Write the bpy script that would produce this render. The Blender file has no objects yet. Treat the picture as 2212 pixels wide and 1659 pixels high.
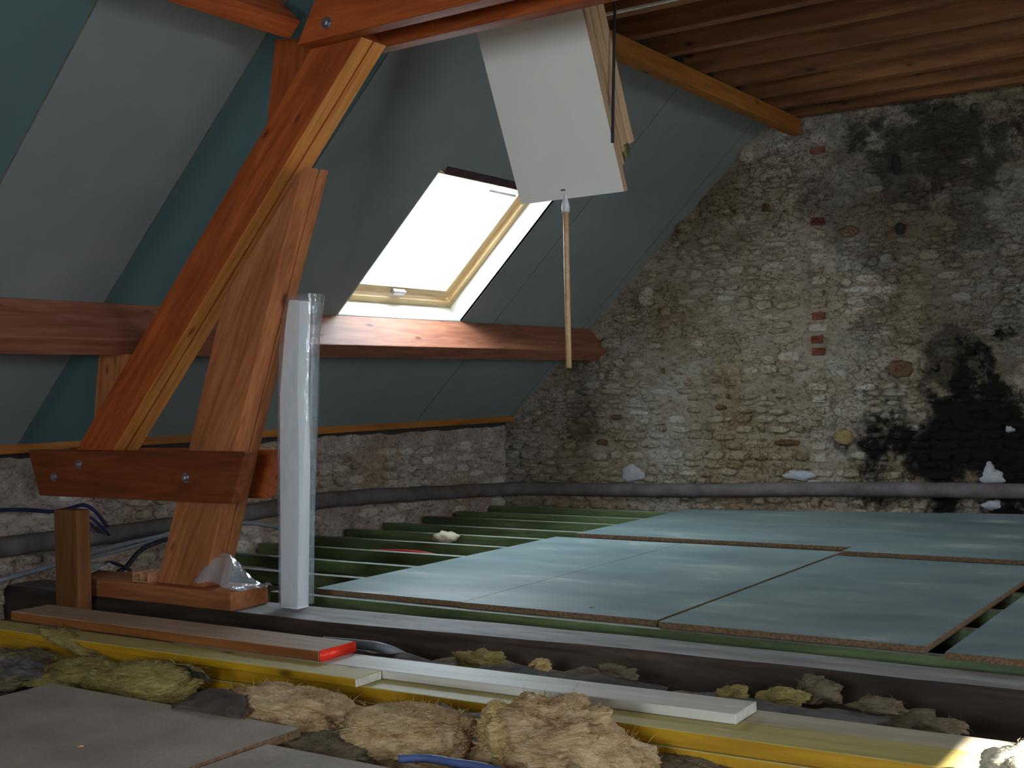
import bpy, bmesh, math, random
import numpy as np
from mathutils import Vector, Matrix, noise

# ------------------------------------------------------------------ camera
W_PX, H_PX = 2212.0, 1659.0
PP = np.array([W_PX / 2, H_PX / 2])
VPY, VPX = np.array([2887., 797.]), np.array([-2850., 945.])      # vanishing points of the ridge and of the joists
F_PX = math.sqrt(-float((VPY - PP) @ (VPX - PP)))
_y = np.array([*(VPY - PP), F_PX]); _y /= np.linalg.norm(_y)
_x = -np.array([*(VPX - PP), F_PX]); _x /= np.linalg.norm(_x)
_z = np.cross(_x, _y)
RW = np.stack([_x, _y, _z])
EYE = np.array([0., 0., .85])


def ray(px, py):
    return RW @ np.array([px - PP[0], py - PP[1], F_PX])


def _hit(px, py, k, v):
    r = ray(px, py)
    return Vector(EYE + r * ((v - EYE[k]) / r[k]))


def atx(px, py, x): return _hit(px, py, 0, x)
def aty(px, py, y): return _hit(px, py, 1, y)
def atz(px, py, z): return _hit(px, py, 2, z)


scene = bpy.context.scene
coll = scene.collection
cd = bpy.data.cameras.new('camera')
cam = bpy.data.objects.new('camera', cd)
coll.objects.link(cam)
cd.sensor_fit = 'HORIZONTAL'
cd.sensor_width = 36.0
cd.lens = F_PX / W_PX * 36.0
cd.clip_start = .02
right, down, fwd = RW[:, 0], RW[:, 1], RW[:, 2]
m = Matrix.Identity(4)
for r_ in range(3):
    m[r_][0] = right[r_]; m[r_][1] = -down[r_]; m[r_][2] = -fwd[r_]; m[r_][3] = EYE[r_]
cam.matrix_world = m
scene.camera = cam

# ------------------------------------------------------------------ exposure, sky, sun, flash
vs = scene.view_settings
scene.display_settings.display_device = 'sRGB'
vs.view_transform = 'Standard'
vs.look = 'None'
vs.gamma = 1.0
vs.use_curve_mapping = False
vs.exposure = 2.15
scene.cycles.use_denoising = True
scene.cycles.max_bounces = 8
scene.cycles.diffuse_bounces = 5
scene.cycles.transparent_max_bounces = 16
scene.cycles.sample_clamp_indirect = 4.0

SKY = 6.5
world = bpy.data.worlds.new('overcast_sky')
scene.world = world
world.use_nodes = True
bg = world.node_tree.nodes['Background']
bg.inputs[0].default_value = (.80, .91, 1.0, 1)
bg.inputs[1].default_value = SKY

# roof frame of reference (left slope): P(s, Y) = R0 + s*U ; NI points into the room
SLOPE = math.atan(.965)
U = Vector((math.cos(SLOPE), 0, math.sin(SLOPE)))
NI = Vector((math.sin(SLOPE), 0, -math.cos(SLOPE)))
R0X, R0Z = -5.325, .626


def roof(s, y, o=0.0):
    return Vector((R0X, y, R0Z)) + U * s + NI * o


# unseen roof windows of the opposite slope, the small one added to shape the sun patch: (y0, y1, s0, s1)
SKYLIGHTS = [(-1.6, -.5, .95, 2.1), (.52, 1.08, 2.22, 2.66), (2.9, 4.05, .95, 2.1)]
LOW_LIGHT_OPENING = (4.6, 6.4, .10, .95)                                     # unseen low opening added in the opposite slope to light the eave wall
BACK_LIGHT_OPENING = (-1.1, .15, .35, 1.80)                              # x0, x1, z0, z1 of an unseen opening added behind the camera for its light
RIGHT_OPENINGS = SKYLIGHTS + ([LOW_LIGHT_OPENING] if LOW_LIGHT_OPENING else [])
sd = bpy.data.lights.new('sun', 'SUN')
sd.energy = 26.0
sd.angle = .009
sd.color = (1.0, .95, .86)
sun = bpy.data.objects.new('sun', sd)
coll.objects.link(sun)
_wc = roof(2.44, .80); _wc.x = -_wc.x
sun.location = _wc
sun.rotation_euler = (Vector((-.33, 2.63, 0)) - _wc).to_track_quat('-Z', 'Y').to_euler()

fd = bpy.data.lights.new('camera_flash', 'AREA')
fd.shape = 'RECTANGLE'; fd.size = .05; fd.size_y = .03
fd.energy = .4
fd.color = (1.0, .93, .84)
fl = bpy.data.objects.new('camera_flash', fd)
coll.objects.link(fl)
fl.matrix_world = Matrix.Translation(Vector(right) * .05 - Vector(down) * .05) @ m


def portal(name, c, nrm, sx, sy, ydir=Vector((0, 1, 0))):
    ld = bpy.data.lights.new(name, 'AREA')
    ld.shape = 'RECTANGLE'; ld.size = sx; ld.size_y = sy
    ld.cycles.is_portal = True
    o = bpy.data.objects.new(name, ld)
    coll.objects.link(o)
    zz = -nrm.normalized()
    yy = ydir - zz * ydir.dot(zz); yy.normalize()
    xx = yy.cross(zz)
    mm = Matrix.Identity(4)
    for i in range(3):
        mm[i][0] = xx[i]; mm[i][1] = yy[i]; mm[i][2] = zz[i]; mm[i][3] = c[i]
    o.matrix_world = mm
    return o


# ------------------------------------------------------------------ materials
MATS = {}


def new_mat(name):
    mt = bpy.data.materials.new(name)
    mt.use_nodes = True
    nt = mt.node_tree
    b = nt.nodes['Principled BSDF']
    MATS[name] = mt
    return mt, nt, b


def N(nt, kind, **kw):
    n = nt.nodes.new(kind)
    for k, v in kw.items():
        if k.startswith('i_'):
            n.inputs[k[2:].replace('_', ' ')].default_value = v
        else:
            setattr(n, k, v)
    return n


def ramp(nt, stops, interp='LINEAR'):
    n = nt.nodes.new('ShaderNodeValToRGB')
    n.color_ramp.interpolation = interp
    el = n.color_ramp.elements
    while len(el) > 1:
        el.remove(el[0])
    el[0].position = stops[0][0]; el[0].color = (*stops[0][1], 1)
    for p, c in stops[1:]:
        e = el.new(p); e.color = (*c, 1)
    return n


def coords(nt, scale=(1, 1, 1), kind='Object', rnd=True):
    tc = nt.nodes.new('ShaderNodeTexCoord')
    mp = nt.nodes.new('ShaderNodeMapping')
    mp.inputs['Scale'].default_value = scale
    nt.links.new(tc.outputs[kind], mp.inputs['Vector'])
    if rnd:
        oi = nt.nodes.new('ShaderNodeObjectInfo')
        ml = N(nt, 'ShaderNodeMath', operation='MULTIPLY'); ml.inputs[1].default_value = 37.0
        nt.links.new(oi.outputs['Random'], ml.inputs[0])
        cx = nt.nodes.new('ShaderNodeCombineXYZ')
        for i in range(3):
            nt.links.new(ml.outputs[0], cx.inputs[i])
        nt.links.new(cx.outputs[0], mp.inputs['Location'])
    return mp.outputs['Vector']


def bump(nt, b, src, strength, dist):
    bp = N(nt, 'ShaderNodeBump'); bp.inputs['Strength'].default_value = strength
    bp.inputs['Distance'].default_value = dist
    nt.links.new(src, bp.inputs['Height'])
    nt.links.new(bp.outputs['Normal'], b.inputs['Normal'])


def mix(nt, fac, a, b_, mode='MIX'):
    n = nt.nodes.new('ShaderNodeMix')
    n.data_type = 'RGBA'; n.blend_type = mode
    if isinstance(fac, float):
        n.inputs[0].default_value = fac
    else:
        nt.links.new(fac, n.inputs[0])
    for sock, v in ((6, a), (7, b_)):
        if isinstance(v, tuple):
            n.inputs[sock].default_value = (*v, 1)
        else:
            nt.links.new(v, n.inputs[sock])
    return n.outputs[2]


def wood(name, light, mid, dark, rough=.6, knots=True, grain=1.0, var=.25):
    """timber, the grain runs along the object's own X axis"""
    mt, nt, b = new_mat(name)
    v = coords(nt, (1.3 * grain, 16 * grain, 16 * grain))
    n1 = N(nt, 'ShaderNodeTexNoise'); n1.inputs['Scale'].default_value = 2.2; n1.inputs['Detail'].default_value = 6
    n1.inputs['Roughness'].default_value = .62; n1.inputs['Distortion'].default_value = .6
    nt.links.new(v, n1.inputs['Vector'])
    r1 = ramp(nt, [(.28, dark), (.5, mid), (.72, light)])
    nt.links.new(n1.outputs['Fac'], r1.inputs[0])
    v2 = coords(nt, (.9, 2.2, 2.2))
    n2 = N(nt, 'ShaderNodeTexNoise'); n2.inputs['Scale'].default_value = 1.6; n2.inputs['Detail'].default_value = 3
    nt.links.new(v2, n2.inputs['Vector'])
    r2 = ramp(nt, [(.3, (1 - var,) * 3), (.7, (1 + var * .4,) * 3)])
    nt.links.new(n2.outputs['Fac'], r2.inputs[0])
    col = mix(nt, 1.0, r1.outputs[0], r2.outputs[0], 'MULTIPLY')
    if knots:
        v3 = coords(nt, (2.6, 6.5, 6.5))
        vo = N(nt, 'ShaderNodeTexVoronoi'); vo.inputs['Scale'].default_value = 1.15
        nt.links.new(v3, vo.inputs['Vector'])
        r3 = ramp(nt, [(.05, (1, 1, 1)), (.13, (0, 0, 0))])
        nt.links.new(vo.outputs['Distance'], r3.inputs[0])
        col = mix(nt, r3.outputs[0], col, tuple(c * .35 for c in dark))
    oi = nt.nodes.new('ShaderNodeObjectInfo')
    r4 = ramp(nt, [(0, (.86, .86, .86)), (1, (1.08, 1.06, 1.04))])
    nt.links.new(oi.outputs['Random'], r4.inputs[0])
    col = mix(nt, 1.0, col, r4.outputs[0], 'MULTIPLY')
    nt.links.new(col, b.inputs['Base Color'])
    b.inputs['Roughness'].default_value = rough
    b.inputs['Specular IOR Level'].default_value = .3
    bump(nt, b, n1.outputs['Fac'], .25, .004)
    return mt


def plain(name, col, rough=.6, metallic=0.0, var=.12, scale=14.0, bmp=.0, dist=.003, spec=.3, col2=None, stretch=(1, 1, 1)):
    mt, nt, b = new_mat(name)
    v = coords(nt, stretch)
    n1 = N(nt, 'ShaderNodeTexNoise'); n1.inputs['Scale'].default_value = scale; n1.inputs['Detail'].default_value = 5
    n1.inputs['Roughness'].default_value = .65
    nt.links.new(v, n1.inputs['Vector'])
    c2 = col2 or tuple(c * (1 - 2 * var) for c in col)
    r = ramp(nt, [(.32, c2), (.66, tuple(min(1, c * (1 + var * .6)) for c in col))])
    nt.links.new(n1.outputs['Fac'], r.inputs[0])
    nt.links.new(r.outputs[0], b.inputs['Base Color'])
    b.inputs['Roughness'].default_value = rough
    b.inputs['Metallic'].default_value = metallic
    b.inputs['Specular IOR Level'].default_value = spec
    if bmp:
        bump(nt, b, n1.outputs['Fac'], bmp, dist)
    return mt


wood('fir_timber', (.48, .120, .026), (.355, .076, .014), (.22, .042, .007))
wood('fir_dark', (.25, .064, .018), (.18, .042, .010), (.115, .024, .005))
wood('fir_lit_underside', (.72, .32, .085), (.62, .24, .055), (.45, .15, .03))  # lighter copy of the fir, bounce light painted into its colour
wood('fir_grey', (.36, .150, .088), (.275, .100, .056), (.18, .056, .030))
wood('fir_pale', (.56, .215, .080), (.44, .15, .052), (.28, .085, .027))
wood('joist_timber', (.27, .122, .045), (.20, .078, .026), (.115, .040, .012), grain=.8, var=.4)
wood('batten_orange', (.40, .16, .03), (.33, .12, .02), (.22, .075, .012))
wood('green_timber', (.17, .21, .075), (.10, .15, .06), (.085, .075, .03), rough=.5, knots=False, var=.55)
plain('dusty_joist', (.30, .33, .29), .7, var=.2, scale=6, stretch=(.5, 4, 4))
wood('old_oak', (.115, .082, .062), (.075, .052, .040), (.032, .021, .016), rough=.8, knots=False, grain=.7, var=.5)
wood('yellow_plank', (.48, .28, .010), (.41, .215, .007), (.33, .16, .005), rough=.55, var=.1)
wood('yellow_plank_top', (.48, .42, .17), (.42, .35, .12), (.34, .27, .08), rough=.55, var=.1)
wood('white_spruce', (.70, .68, .60), (.60, .57, .49), (.46, .42, .34), rough=.5, var=.08, grain=.7)
wood('pale_board', (.44, .40, .30), (.37, .33, .24), (.29, .25, .17), rough=.55, knots=False, var=.1)
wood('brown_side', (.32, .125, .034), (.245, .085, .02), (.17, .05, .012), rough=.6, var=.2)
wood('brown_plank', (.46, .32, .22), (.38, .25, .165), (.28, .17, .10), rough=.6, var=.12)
wood('ladder_pine', (.60, .42, .27), (.50, .33, .20), (.36, .22, .12), rough=.5, var=.1)
wood('sash_pine', (.62, .47, .26), (.52, .37, .18), (.40, .26, .11), rough=.4, knots=False, var=.08)
wood('rod_wood', (.66, .44, .24), (.58, .36, .18), (.48, .28, .12), rough=.4, knots=False, var=.05)
wood('post_wood', (.24, .10, .032), (.175, .068, .020), (.105, .038, .011), rough=.7, var=.3)
plain('red_paint', (.85, .035, .015), .3, var=.06, scale=30, spec=.5)
plain('end_grain', (.66, .54, .36), .7, var=.1, scale=60)
plain('plaster_teal', (.085, .135, .138), .75, var=.07, scale=3.0, col2=(.085, .145, .152))
plain('plaster_grey', (.205, .220, .215), .75, var=.06, scale=2.2, col2=(.175, .20, .198))
plain('roof_deck', (.06, .05, .04), .9)
plain('white_lining', (.62, .60, .54), .6, var=.05, scale=6)
plain('hatch_white', (.84, .81, .75), .45, var=.02, scale=3)
plain('dark_lintel', (.06, .028, .035), .6, var=.2)
plain('chip_edge', (.20, .12, .065), .9, var=.3, scale=90, bmp=.4)
plain('joint_tape', (.15, .13, .10), .9, var=.25, scale=9)
plain('pipe_lagging', (.135, .11, .108), .85, var=.3, scale=7, bmp=.5, dist=.01, col2=(.085, .065, .062))
plain('grey_conduit', (.20, .215, .235), .5, var=.1, scale=20)
plain('blue_cable', (.018, .024, .07), .5, var=.1)
plain('black_cable', (.02, .02, .03), .5, var=.1)
plain('blue_hose', (.06, .09, .22), .5, var=.1)
plain('steel', (.42, .42, .45), .35, .9, var=.15, scale=40)
plain('brass_green', (.22, .24, .08), .4, .7, var=.3, scale=60)
plain('plastic_white', (.66, .66, .70), .4, var=.04)
plain('terracotta', (.62, .30, .16), .85, var=.2, scale=30, bmp=.3)
plain('sub_floor', (.085, .062, .045), .95, var=.4, scale=9, bmp=.6, dist=.02, col2=(.035, .025, .02))
plain('old_plaster', (.27, .25, .22), .9, var=.3, scale=6, bmp=.3)
plain('kraft_grey', (.26, .235, .225), .7, var=.25, scale=8, bmp=.3, dist=.006)
plain('kraft_brown', (.145, .11, .09), .75, var=.3, scale=8, bmp=.3, dist=.006)
plain('red_cable', (.38, .02, .02), .5)
plain('foam_cream', (.58, .52, .36), .8, var=.1, scale=20, bmp=.4)
plain('plaster_dab', (.36, .37, .385), .8, var=.1, scale=20, bmp=.4)
plain('white_board', (.90, .89, .90), .5, var=.03, scale=3)
plain('dust_chip', (.5, .3, .15), .8)

# dusty floor boards: green-grey chipboard with drifts of plaster dust
mt, nt, b = new_mat('floor_board')
v = coords(nt, (1, 1, 1), rnd=False)
n1 = N(nt, 'ShaderNodeTexNoise'); n1.inputs['Scale'].default_value = 2.0; n1.inputs['Detail'].default_value = 4
n1.inputs['Roughness'].default_value = .55; n1.inputs['Distortion'].default_value = .4
v_ = coords(nt, (.75, 1.9, 1), rnd=False)
nt.links.new(v_, n1.inputs['Vector'])
r1 = ramp(nt, [(.34, (.135, .20, .21)), (.53, (.20, .27, .275)), (.62, (.24, .305, .30)), (.70, (.42, .45, .42))])
nt.links.new(n1.outputs['Fac'], r1.inputs[0])
n2 = N(nt, 'ShaderNodeTexNoise'); n2.inputs['Scale'].default_value = 160; n2.inputs['Detail'].default_value = 2
nt.links.new(v, n2.inputs['Vector'])
r2 = ramp(nt, [(.3, (.88, .88, .88)), (.7, (1.08, 1.08, 1.08))])
nt.links.new(n2.outputs['Fac'], r2.inputs[0])
c_ = mix(nt, 1.0, r1.outputs[0], r2.outputs[0], 'MULTIPLY')
nt.links.new(c_, b.inputs['Base Color'])
b.inputs['Roughness'].default_value = .48
b.inputs['Specular IOR Level'].default_value = .45
bump(nt, b, n2.outputs['Fac'], .12, .002)

mt, nt, b = new_mat('near_board')
v = coords(nt, (1, 1, 1), rnd=False)
n1 = N(nt, 'ShaderNodeTexNoise'); n1.inputs['Scale'].default_value = 5; n1.inputs['Detail'].default_value = 6
nt.links.new(v, n1.inputs['Vector'])
r1 = ramp(nt, [(.34, (.25, .205, .165)), (.66, (.345, .285, .235))])
nt.links.new(n1.outputs['Fac'], r1.inputs[0])
n2 = N(nt, 'ShaderNodeTexNoise'); n2.inputs['Scale'].default_value = 120
nt.links.new(v, n2.inputs['Vector'])
r2 = ramp(nt, [(.3, (.85, .85, .85)), (.7, (1.1, 1.08, 1.05))])
nt.links.new(n2.outputs['Fac'], r2.inputs[0])
nt.links.new(mix(nt, 1.0, r1.outputs[0], r2.outputs[0], 'MULTIPLY'), b.inputs['Base Color'])
b.inputs['Roughness'].default_value = .75

# old beam top with dust
mt, nt, b = new_mat('dusty_top')
v = coords(nt, (1.2, 5, 5), rnd=False)
n1 = N(nt, 'ShaderNodeTexNoise'); n1.inputs['Scale'].default_value = 3; n1.inputs['Detail'].default_value = 6
nt.links.new(v, n1.inputs['Vector'])
r1 = ramp(nt, [(.3, (.15, .135, .125)), (.52, (.24, .23, .22)), (.75, (.35, .34, .33))])
nt.links.new(n1.outputs['Fac'], r1.inputs[0])
nt.links.new(r1.outputs[0], b.inputs['Base Color'])
b.inputs['Roughness'].default_value = .7
bump(nt, b, n1.outputs['Fac'], .3, .01)


# glass wool
def wool(name, light, mid, dark):
    mt, nt, b = new_mat(name)
    v = coords(nt, (1.0, 1.0, 4.0))
    n1 = N(nt, 'ShaderNodeTexNoise'); n1.inputs['Scale'].default_value = 13; n1.inputs['Detail'].default_value = 8
    n1.inputs['Roughness'].default_value = .7; n1.inputs['Distortion'].default_value = .8
    nt.links.new(v, n1.inputs['Vector'])
    r = ramp(nt, [(.30, dark), (.47, mid), (.66, light)])
    nt.links.new(n1.outputs['Fac'], r.inputs[0])
    nt.links.new(r.outputs[0], b.inputs['Base Color'])
    b.inputs['Roughness'].default_value = .95
    b.inputs['Specular IOR Level'].default_value = .1
    n2 = N(nt, 'ShaderNodeTexNoise'); n2.inputs['Scale'].default_value = 45; n2.inputs['Detail'].default_value = 6
    n2.inputs['Distortion'].default_value = 1.5
    nt.links.new(v, n2.inputs['Vector'])
    bump(nt, b, n2.outputs['Fac'], .9, .012)


wool('wool_yellow', (.62, .47, .22), (.50, .345, .14), (.24, .14, .05))
wool('wool_tan', (.60, .45, .27), (.49, .33, .17), (.24, .14, .06))
wool('wool_olive', (.40, .32, .12), (.29, .22, .075), (.13, .085, .025))
wool('wool_dull', (.24, .19, .12), (.17, .13, .08), (.08, .055, .032))
wool('wool_white', (.80, .76, .62), (.72, .66, .48), (.5, .42, .25))

# clear film
def film(name, milk):
    mt, nt, b = new_mat(name)
    nt.nodes.remove(b)
    out = nt.nodes['Material Output']
    tr = nt.nodes.new('ShaderNodeBsdfTransparent'); tr.inputs[0].default_value = (.97, .985, .99, 1)
    gl = nt.nodes.new('ShaderNodeBsdfGlossy'); gl.inputs['Roughness'].default_value = .16; gl.inputs[0].default_value = (.9, .95, 1, 1)
    df = nt.nodes.new('ShaderNodeBsdfDiffuse'); df.inputs[0].default_value = (.70, .76, .82, 1)
    ms0 = nt.nodes.new('ShaderNodeMixShader'); ms0.inputs[0].default_value = milk
    ms1 = nt.nodes.new('ShaderNodeMixShader')
    fr = nt.nodes.new('ShaderNodeLayerWeight'); fr.inputs[0].default_value = .35
    tcf = coords(nt, (6, 6, 3), rnd=False)
    nf = N(nt, 'ShaderNodeTexNoise'); nf.inputs['Scale'].default_value = 4; nf.inputs['Detail'].default_value = 4
    nt.links.new(tcf, nf.inputs['Vector'])
    bpf = N(nt, 'ShaderNodeBump'); bpf.inputs['Strength'].default_value = .5; bpf.inputs['Distance'].default_value = .02
    nt.links.new(nf.outputs['Fac'], bpf.inputs['Height'])
    for n_ in (gl, fr):
        nt.links.new(bpf.outputs[0], n_.inputs['Normal'])
    frm = N(nt, 'ShaderNodeMath', operation='MULTIPLY_ADD'); frm.inputs[1].default_value = .55; frm.inputs[2].default_value = .05
    nt.links.new(fr.outputs['Facing'], frm.inputs[0])
    nt.links.new(tr.outputs[0], ms0.inputs[1]); nt.links.new(df.outputs[0], ms0.inputs[2])
    nt.links.new(frm.outputs[0], ms1.inputs[0])
    nt.links.new(ms0.outputs[0], ms1.inputs[1]); nt.links.new(gl.outputs[0], ms1.inputs[2])
    nt.links.new(ms1.outputs[0], out.inputs[0])


film('clear_film', .11)
film('milky_film', .28)

# window glass: thin pane
mt, nt, b = new_mat('window_glass')
nt.nodes.remove(b)
out = nt.nodes['Material Output']
tr = nt.nodes.new('ShaderNodeBsdfTransparent'); tr.inputs[0].default_value = (.93, .96, .96, 1)
gl = nt.nodes.new('ShaderNodeBsdfGlossy'); gl.inputs['Roughness'].default_value = .02
ms = nt.nodes.new('ShaderNodeMixShader'); ms.inputs[0].default_value = .06
nt.links.new(tr.outputs[0], ms.inputs[1]); nt.links.new(gl.outputs[0], ms.inputs[2])
nt.links.new(ms.outputs[0], out.inputs[0])

# ---- gable masonry: soot stains with their own shapes on the wall, in wall coordinates (x, z)
GY0, GK = 7.92, .075


def gable_y(x): return GY0 + GK * (x + 5.3)


def atg(px, py, off=0.0):
    """point on the gable face (off metres in front of it)"""
    r = ray(px, py)
    n = np.array([-GK, 1.0, 0.0]); d = GY0 + GK * 5.3 - off * math.sqrt(1 + GK * GK)
    t = (d - EYE @ n) / (r @ n)
    return Vector(EYE + r * t)


def soot_mask(nt):
    geo = nt.nodes.new('ShaderNodeNewGeometry')
    nz = N(nt, 'ShaderNodeTexNoise'); nz.inputs['Scale'].default_value = 3.2; nz.inputs['Detail'].default_value = 6
    nz.inputs['Roughness'].default_value = .68
    nt.links.new(geo.outputs['Position'], nz.inputs['Vector'])
    last = None
    for (cx, cy, rx, ry, k) in [(2130, 965, 285, 200, 1.0), (2060, 800, 90, 90, .8), (2030, 310, 200, 115, .85), (1960, 330, 90, 130, .75), (2085, 450, 60, 120, .7), (1950, 430, 230, 200, .50),
                                (2080, 520, 110, 90, .45), (2140, 740, 160, 150, .5), (2190, 330, 290, 430, .45), (2080, 600, 290, 240, .45), (1260, 880, 28, 120, .4), (2212, 640, 90, 60, .35)]:
        c = atg(cx, cy)
        ex = (atg(cx + rx, cy) - c).length; ez = abs((atg(cx, cy - ry) - c).z)
        s1 = N(nt, 'ShaderNodeVectorMath', operation='SUBTRACT'); s1.inputs[1].default_value = (c.x, 0, c.z)
        nt.links.new(geo.outputs['Position'], s1.inputs[0])
        s2 = N(nt, 'ShaderNodeVectorMath', operation='MULTIPLY'); s2.inputs[1].default_value = (1 / ex, 0, 1 / ez)
        nt.links.new(s1.outputs[0], s2.inputs[0])
        s3 = N(nt, 'ShaderNodeVectorMath', operation='LENGTH')
        nt.links.new(s2.outputs[0], s3.inputs[0])
        a1 = N(nt, 'ShaderNodeMath', operation='MULTIPLY_ADD'); a1.inputs[1].default_value = 3.6
        nt.links.new(nz.outputs['Fac'], a1.inputs[0]); nt.links.new(s3.outputs['Value'], a1.inputs[2])
        mr = N(nt, 'ShaderNodeMapRange'); mr.interpolation_type = 'SMOOTHSTEP'
        mr.inputs[1].default_value = 2.40; mr.inputs[2].default_value = 3.05
        mr.inputs[3].default_value = k; mr.inputs[4].default_value = 0
        nt.links.new(a1.outputs[0], mr.inputs[0])
        if last is None:
            last = mr.outputs[0]
        else:
            mx = N(nt, 'ShaderNodeMath', operation='MAXIMUM')
            nt.links.new(last, mx.inputs[0]); nt.links.new(mr.outputs[0], mx.inputs[1])
            last = mx.outputs[0]
    return geo, last


def masonry(name, stops, scale, soot=True, rnd=.35, bmp=.6, crack=.52, flat=2.0):
    mt, nt, b = new_mat(name)
    geo, sm = soot_mask(nt) if soot else (nt.nodes.new('ShaderNodeNewGeometry'), None)
    n1 = N(nt, 'ShaderNodeTexNoise'); n1.inputs['Scale'].default_value = scale; n1.inputs['Detail'].default_value = 7
    n1.inputs['Roughness'].default_value = .7
    mp = nt.nodes.new('ShaderNodeMapping'); mp.inputs['Scale'].default_value = (1, 1, 1.7)
    nt.links.new(geo.outputs['Position'], mp.inputs['Vector'])
    nt.links.new(mp.outputs[0], n1.inputs['Vector'])
    oi = nt.nodes.new('ShaderNodeObjectInfo')
    ma = N(nt, 'ShaderNodeMath', operation='MULTIPLY_ADD'); ma.inputs[1].default_value = rnd
    sb = N(nt, 'ShaderNodeMath', operation='SUBTRACT'); sb.inputs[1].default_value = .5
    nt.links.new(oi.outputs['Random'], sb.inputs[0])
    nt.links.new(sb.outputs[0], ma.inputs[0]); nt.links.new(n1.outputs['Fac'], ma.inputs[2])
    r = ramp(nt, stops)
    nt.links.new(ma.outputs[0], r.inputs[0])
    n3 = N(nt, 'ShaderNodeTexNoise'); n3.inputs['Scale'].default_value = 1.3; n3.inputs['Detail'].default_value = 3
    nt.links.new(geo.outputs['Position'], n3.inputs['Vector'])
    r3 = ramp(nt, [(.35, (.84, .73, .59)), (.62, (1.06, 1.08, 1.12))])
    nt.links.new(n3.outputs['Fac'], r3.inputs[0])
    col = mix(nt, 1.0, r.outputs[0], r3.outputs[0], 'MULTIPLY')
    n4 = N(nt, 'ShaderNodeTexNoise'); n4.inputs['Scale'].default_value = 28; n4.inputs['Detail'].default_value = 6
    n4.inputs['Roughness'].default_value = .75
    nt.links.new(mp.outputs[0], n4.inputs['Vector'])
    r4 = ramp(nt, [(.33, (.36, .30, .24)), (.46, (.95, .93, .90)), (.7, (1.15, 1.15, 1.15))])
    nt.links.new(n4.outputs['Fac'], r4.inputs[0])
    col = mix(nt, 1.0, col, r4.outputs[0], 'MULTIPLY')
    vo = N(nt, 'ShaderNodeTexVoronoi', feature='DISTANCE_TO_EDGE'); vo.inputs['Scale'].default_value = 11.0
    mpv = nt.nodes.new('ShaderNodeMapping'); mpv.inputs['Scale'].default_value = (1, 1, flat)
    nzv = N(nt, 'ShaderNodeTexNoise'); nzv.inputs['Scale'].default_value = 6; nzv.inputs['Detail'].default_value = 4
    nt.links.new(geo.outputs['Position'], nzv.inputs['Vector'])
    va = N(nt, 'ShaderNodeVectorMath', operation='MULTIPLY_ADD'); va.inputs[1].default_value = (.24, .24, .24)
    nt.links.new(nzv.outputs['Color'], va.inputs[0]); nt.links.new(geo.outputs['Position'], va.inputs[2])
    nt.links.new(va.outputs[0], mpv.inputs['Vector']); nt.links.new(mpv.outputs[0], vo.inputs['Vector'])
    nm = N(nt, 'ShaderNodeTexNoise'); nm.inputs['Scale'].default_value = 2.1; nm.inputs['Detail'].default_value = 5
    nt.links.new(geo.outputs['Position'], nm.inputs['Vector'])
    th = N(nt, 'ShaderNodeMapRange'); th.inputs[1].default_value = .42; th.inputs[2].default_value = .70
    th.inputs[3].default_value = .012; th.inputs[4].default_value = .12
    nt.links.new(nm.outputs['Fac'], th.inputs[0])
    df_ = N(nt, 'ShaderNodeMath', operation='DIVIDE'); nt.links.new(vo.outputs['Distance'], df_.inputs[0]); nt.links.new(th.outputs[0], df_.inputs[1])
    rc = ramp(nt, [(.2, (crack, crack * .86, crack * .72)), (1.0, (1, 1, 1))])
    nt.links.new(df_.outputs[0], rc.inputs[0])
    col = mix(nt, 1.0, col, rc.outputs[0], 'MULTIPLY')
    if sm is not None:
        col = mix(nt, sm, col, (.011, .008, .007))
    nt.links.new(col, b.inputs['Base Color'])
    b.inputs['Roughness'].default_value = .95
    b.inputs['Specular IOR Level'].default_value = .12
    bump(nt, b, n4.outputs['Fac'], bmp, .02)
    return mt


masonry('gable_mortar', [(.25, (.20, .155, .110)), (.5, (.32, .285, .235)), (.75, (.43, .41, .375))], 5.0)
masonry('gable_stone', [(.2, (.19, .14, .09)), (.42, (.31, .265, .20)), (.62, (.38, .345, .285)), (.85, (.46, .44, .40))], 7.0, rnd=.28)
masonry('eave_mortar', [(.25, (.28, .215, .185)), (.5, (.46, .395, .36)), (.75, (.61, .56, .52))], 5.0, soot=False, crack=.72, flat=3.2)
masonry('eave_stone', [(.2, (.28, .215, .18)), (.45, (.46, .395, .35)), (.62, (.58, .525, .48)), (.85, (.68, .64, .60))], 7.0, soot=False, rnd=.35, crack=.75, flat=3.2)
masonry('red_brick', [(.2, (.10, .03, .018)), (.5, (.17, .055, .035)), (.8, (.25, .12, .085))], 9.0, rnd=.3)
masonry('ochre_stone', [(.2, (.19, .13, .05)), (.5, (.26, .185, .085)), (.8, (.32, .25, .14))], 9.0, rnd=.1, soot=False)
plain('dark_hole', (.02, .016, .013), .95)  # near-black tone standing in for the shade inside wall holes
masonry('umber_stone', [(.2, (.10, .06, .03)), (.5, (.15, .095, .055)), (.8, (.2, .14, .09))], 9.0, rnd=.1, soot=False)


# ------------------------------------------------------------------ object helpers
def link(name, me, mats, parent=None):
    o = bpy.data.objects.new(name, me)
    coll.objects.link(o)
    for mname in (mats if isinstance(mats, (list, tuple)) else [mats]):
        if mname and MATS[mname].name not in me.materials:
            me.materials.append(MATS[mname])
    if parent is not None:
        o.parent = parent
        o.matrix_parent_inverse = parent.matrix_basis.inverted()
    return o


def tag(o, label=None, cat=None, group=None, kind=None):
    if label: o['label'] = label
    if cat: o['category'] = cat
    if group: o['group'] = group
    if kind: o['kind'] = kind
    return o


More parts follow.
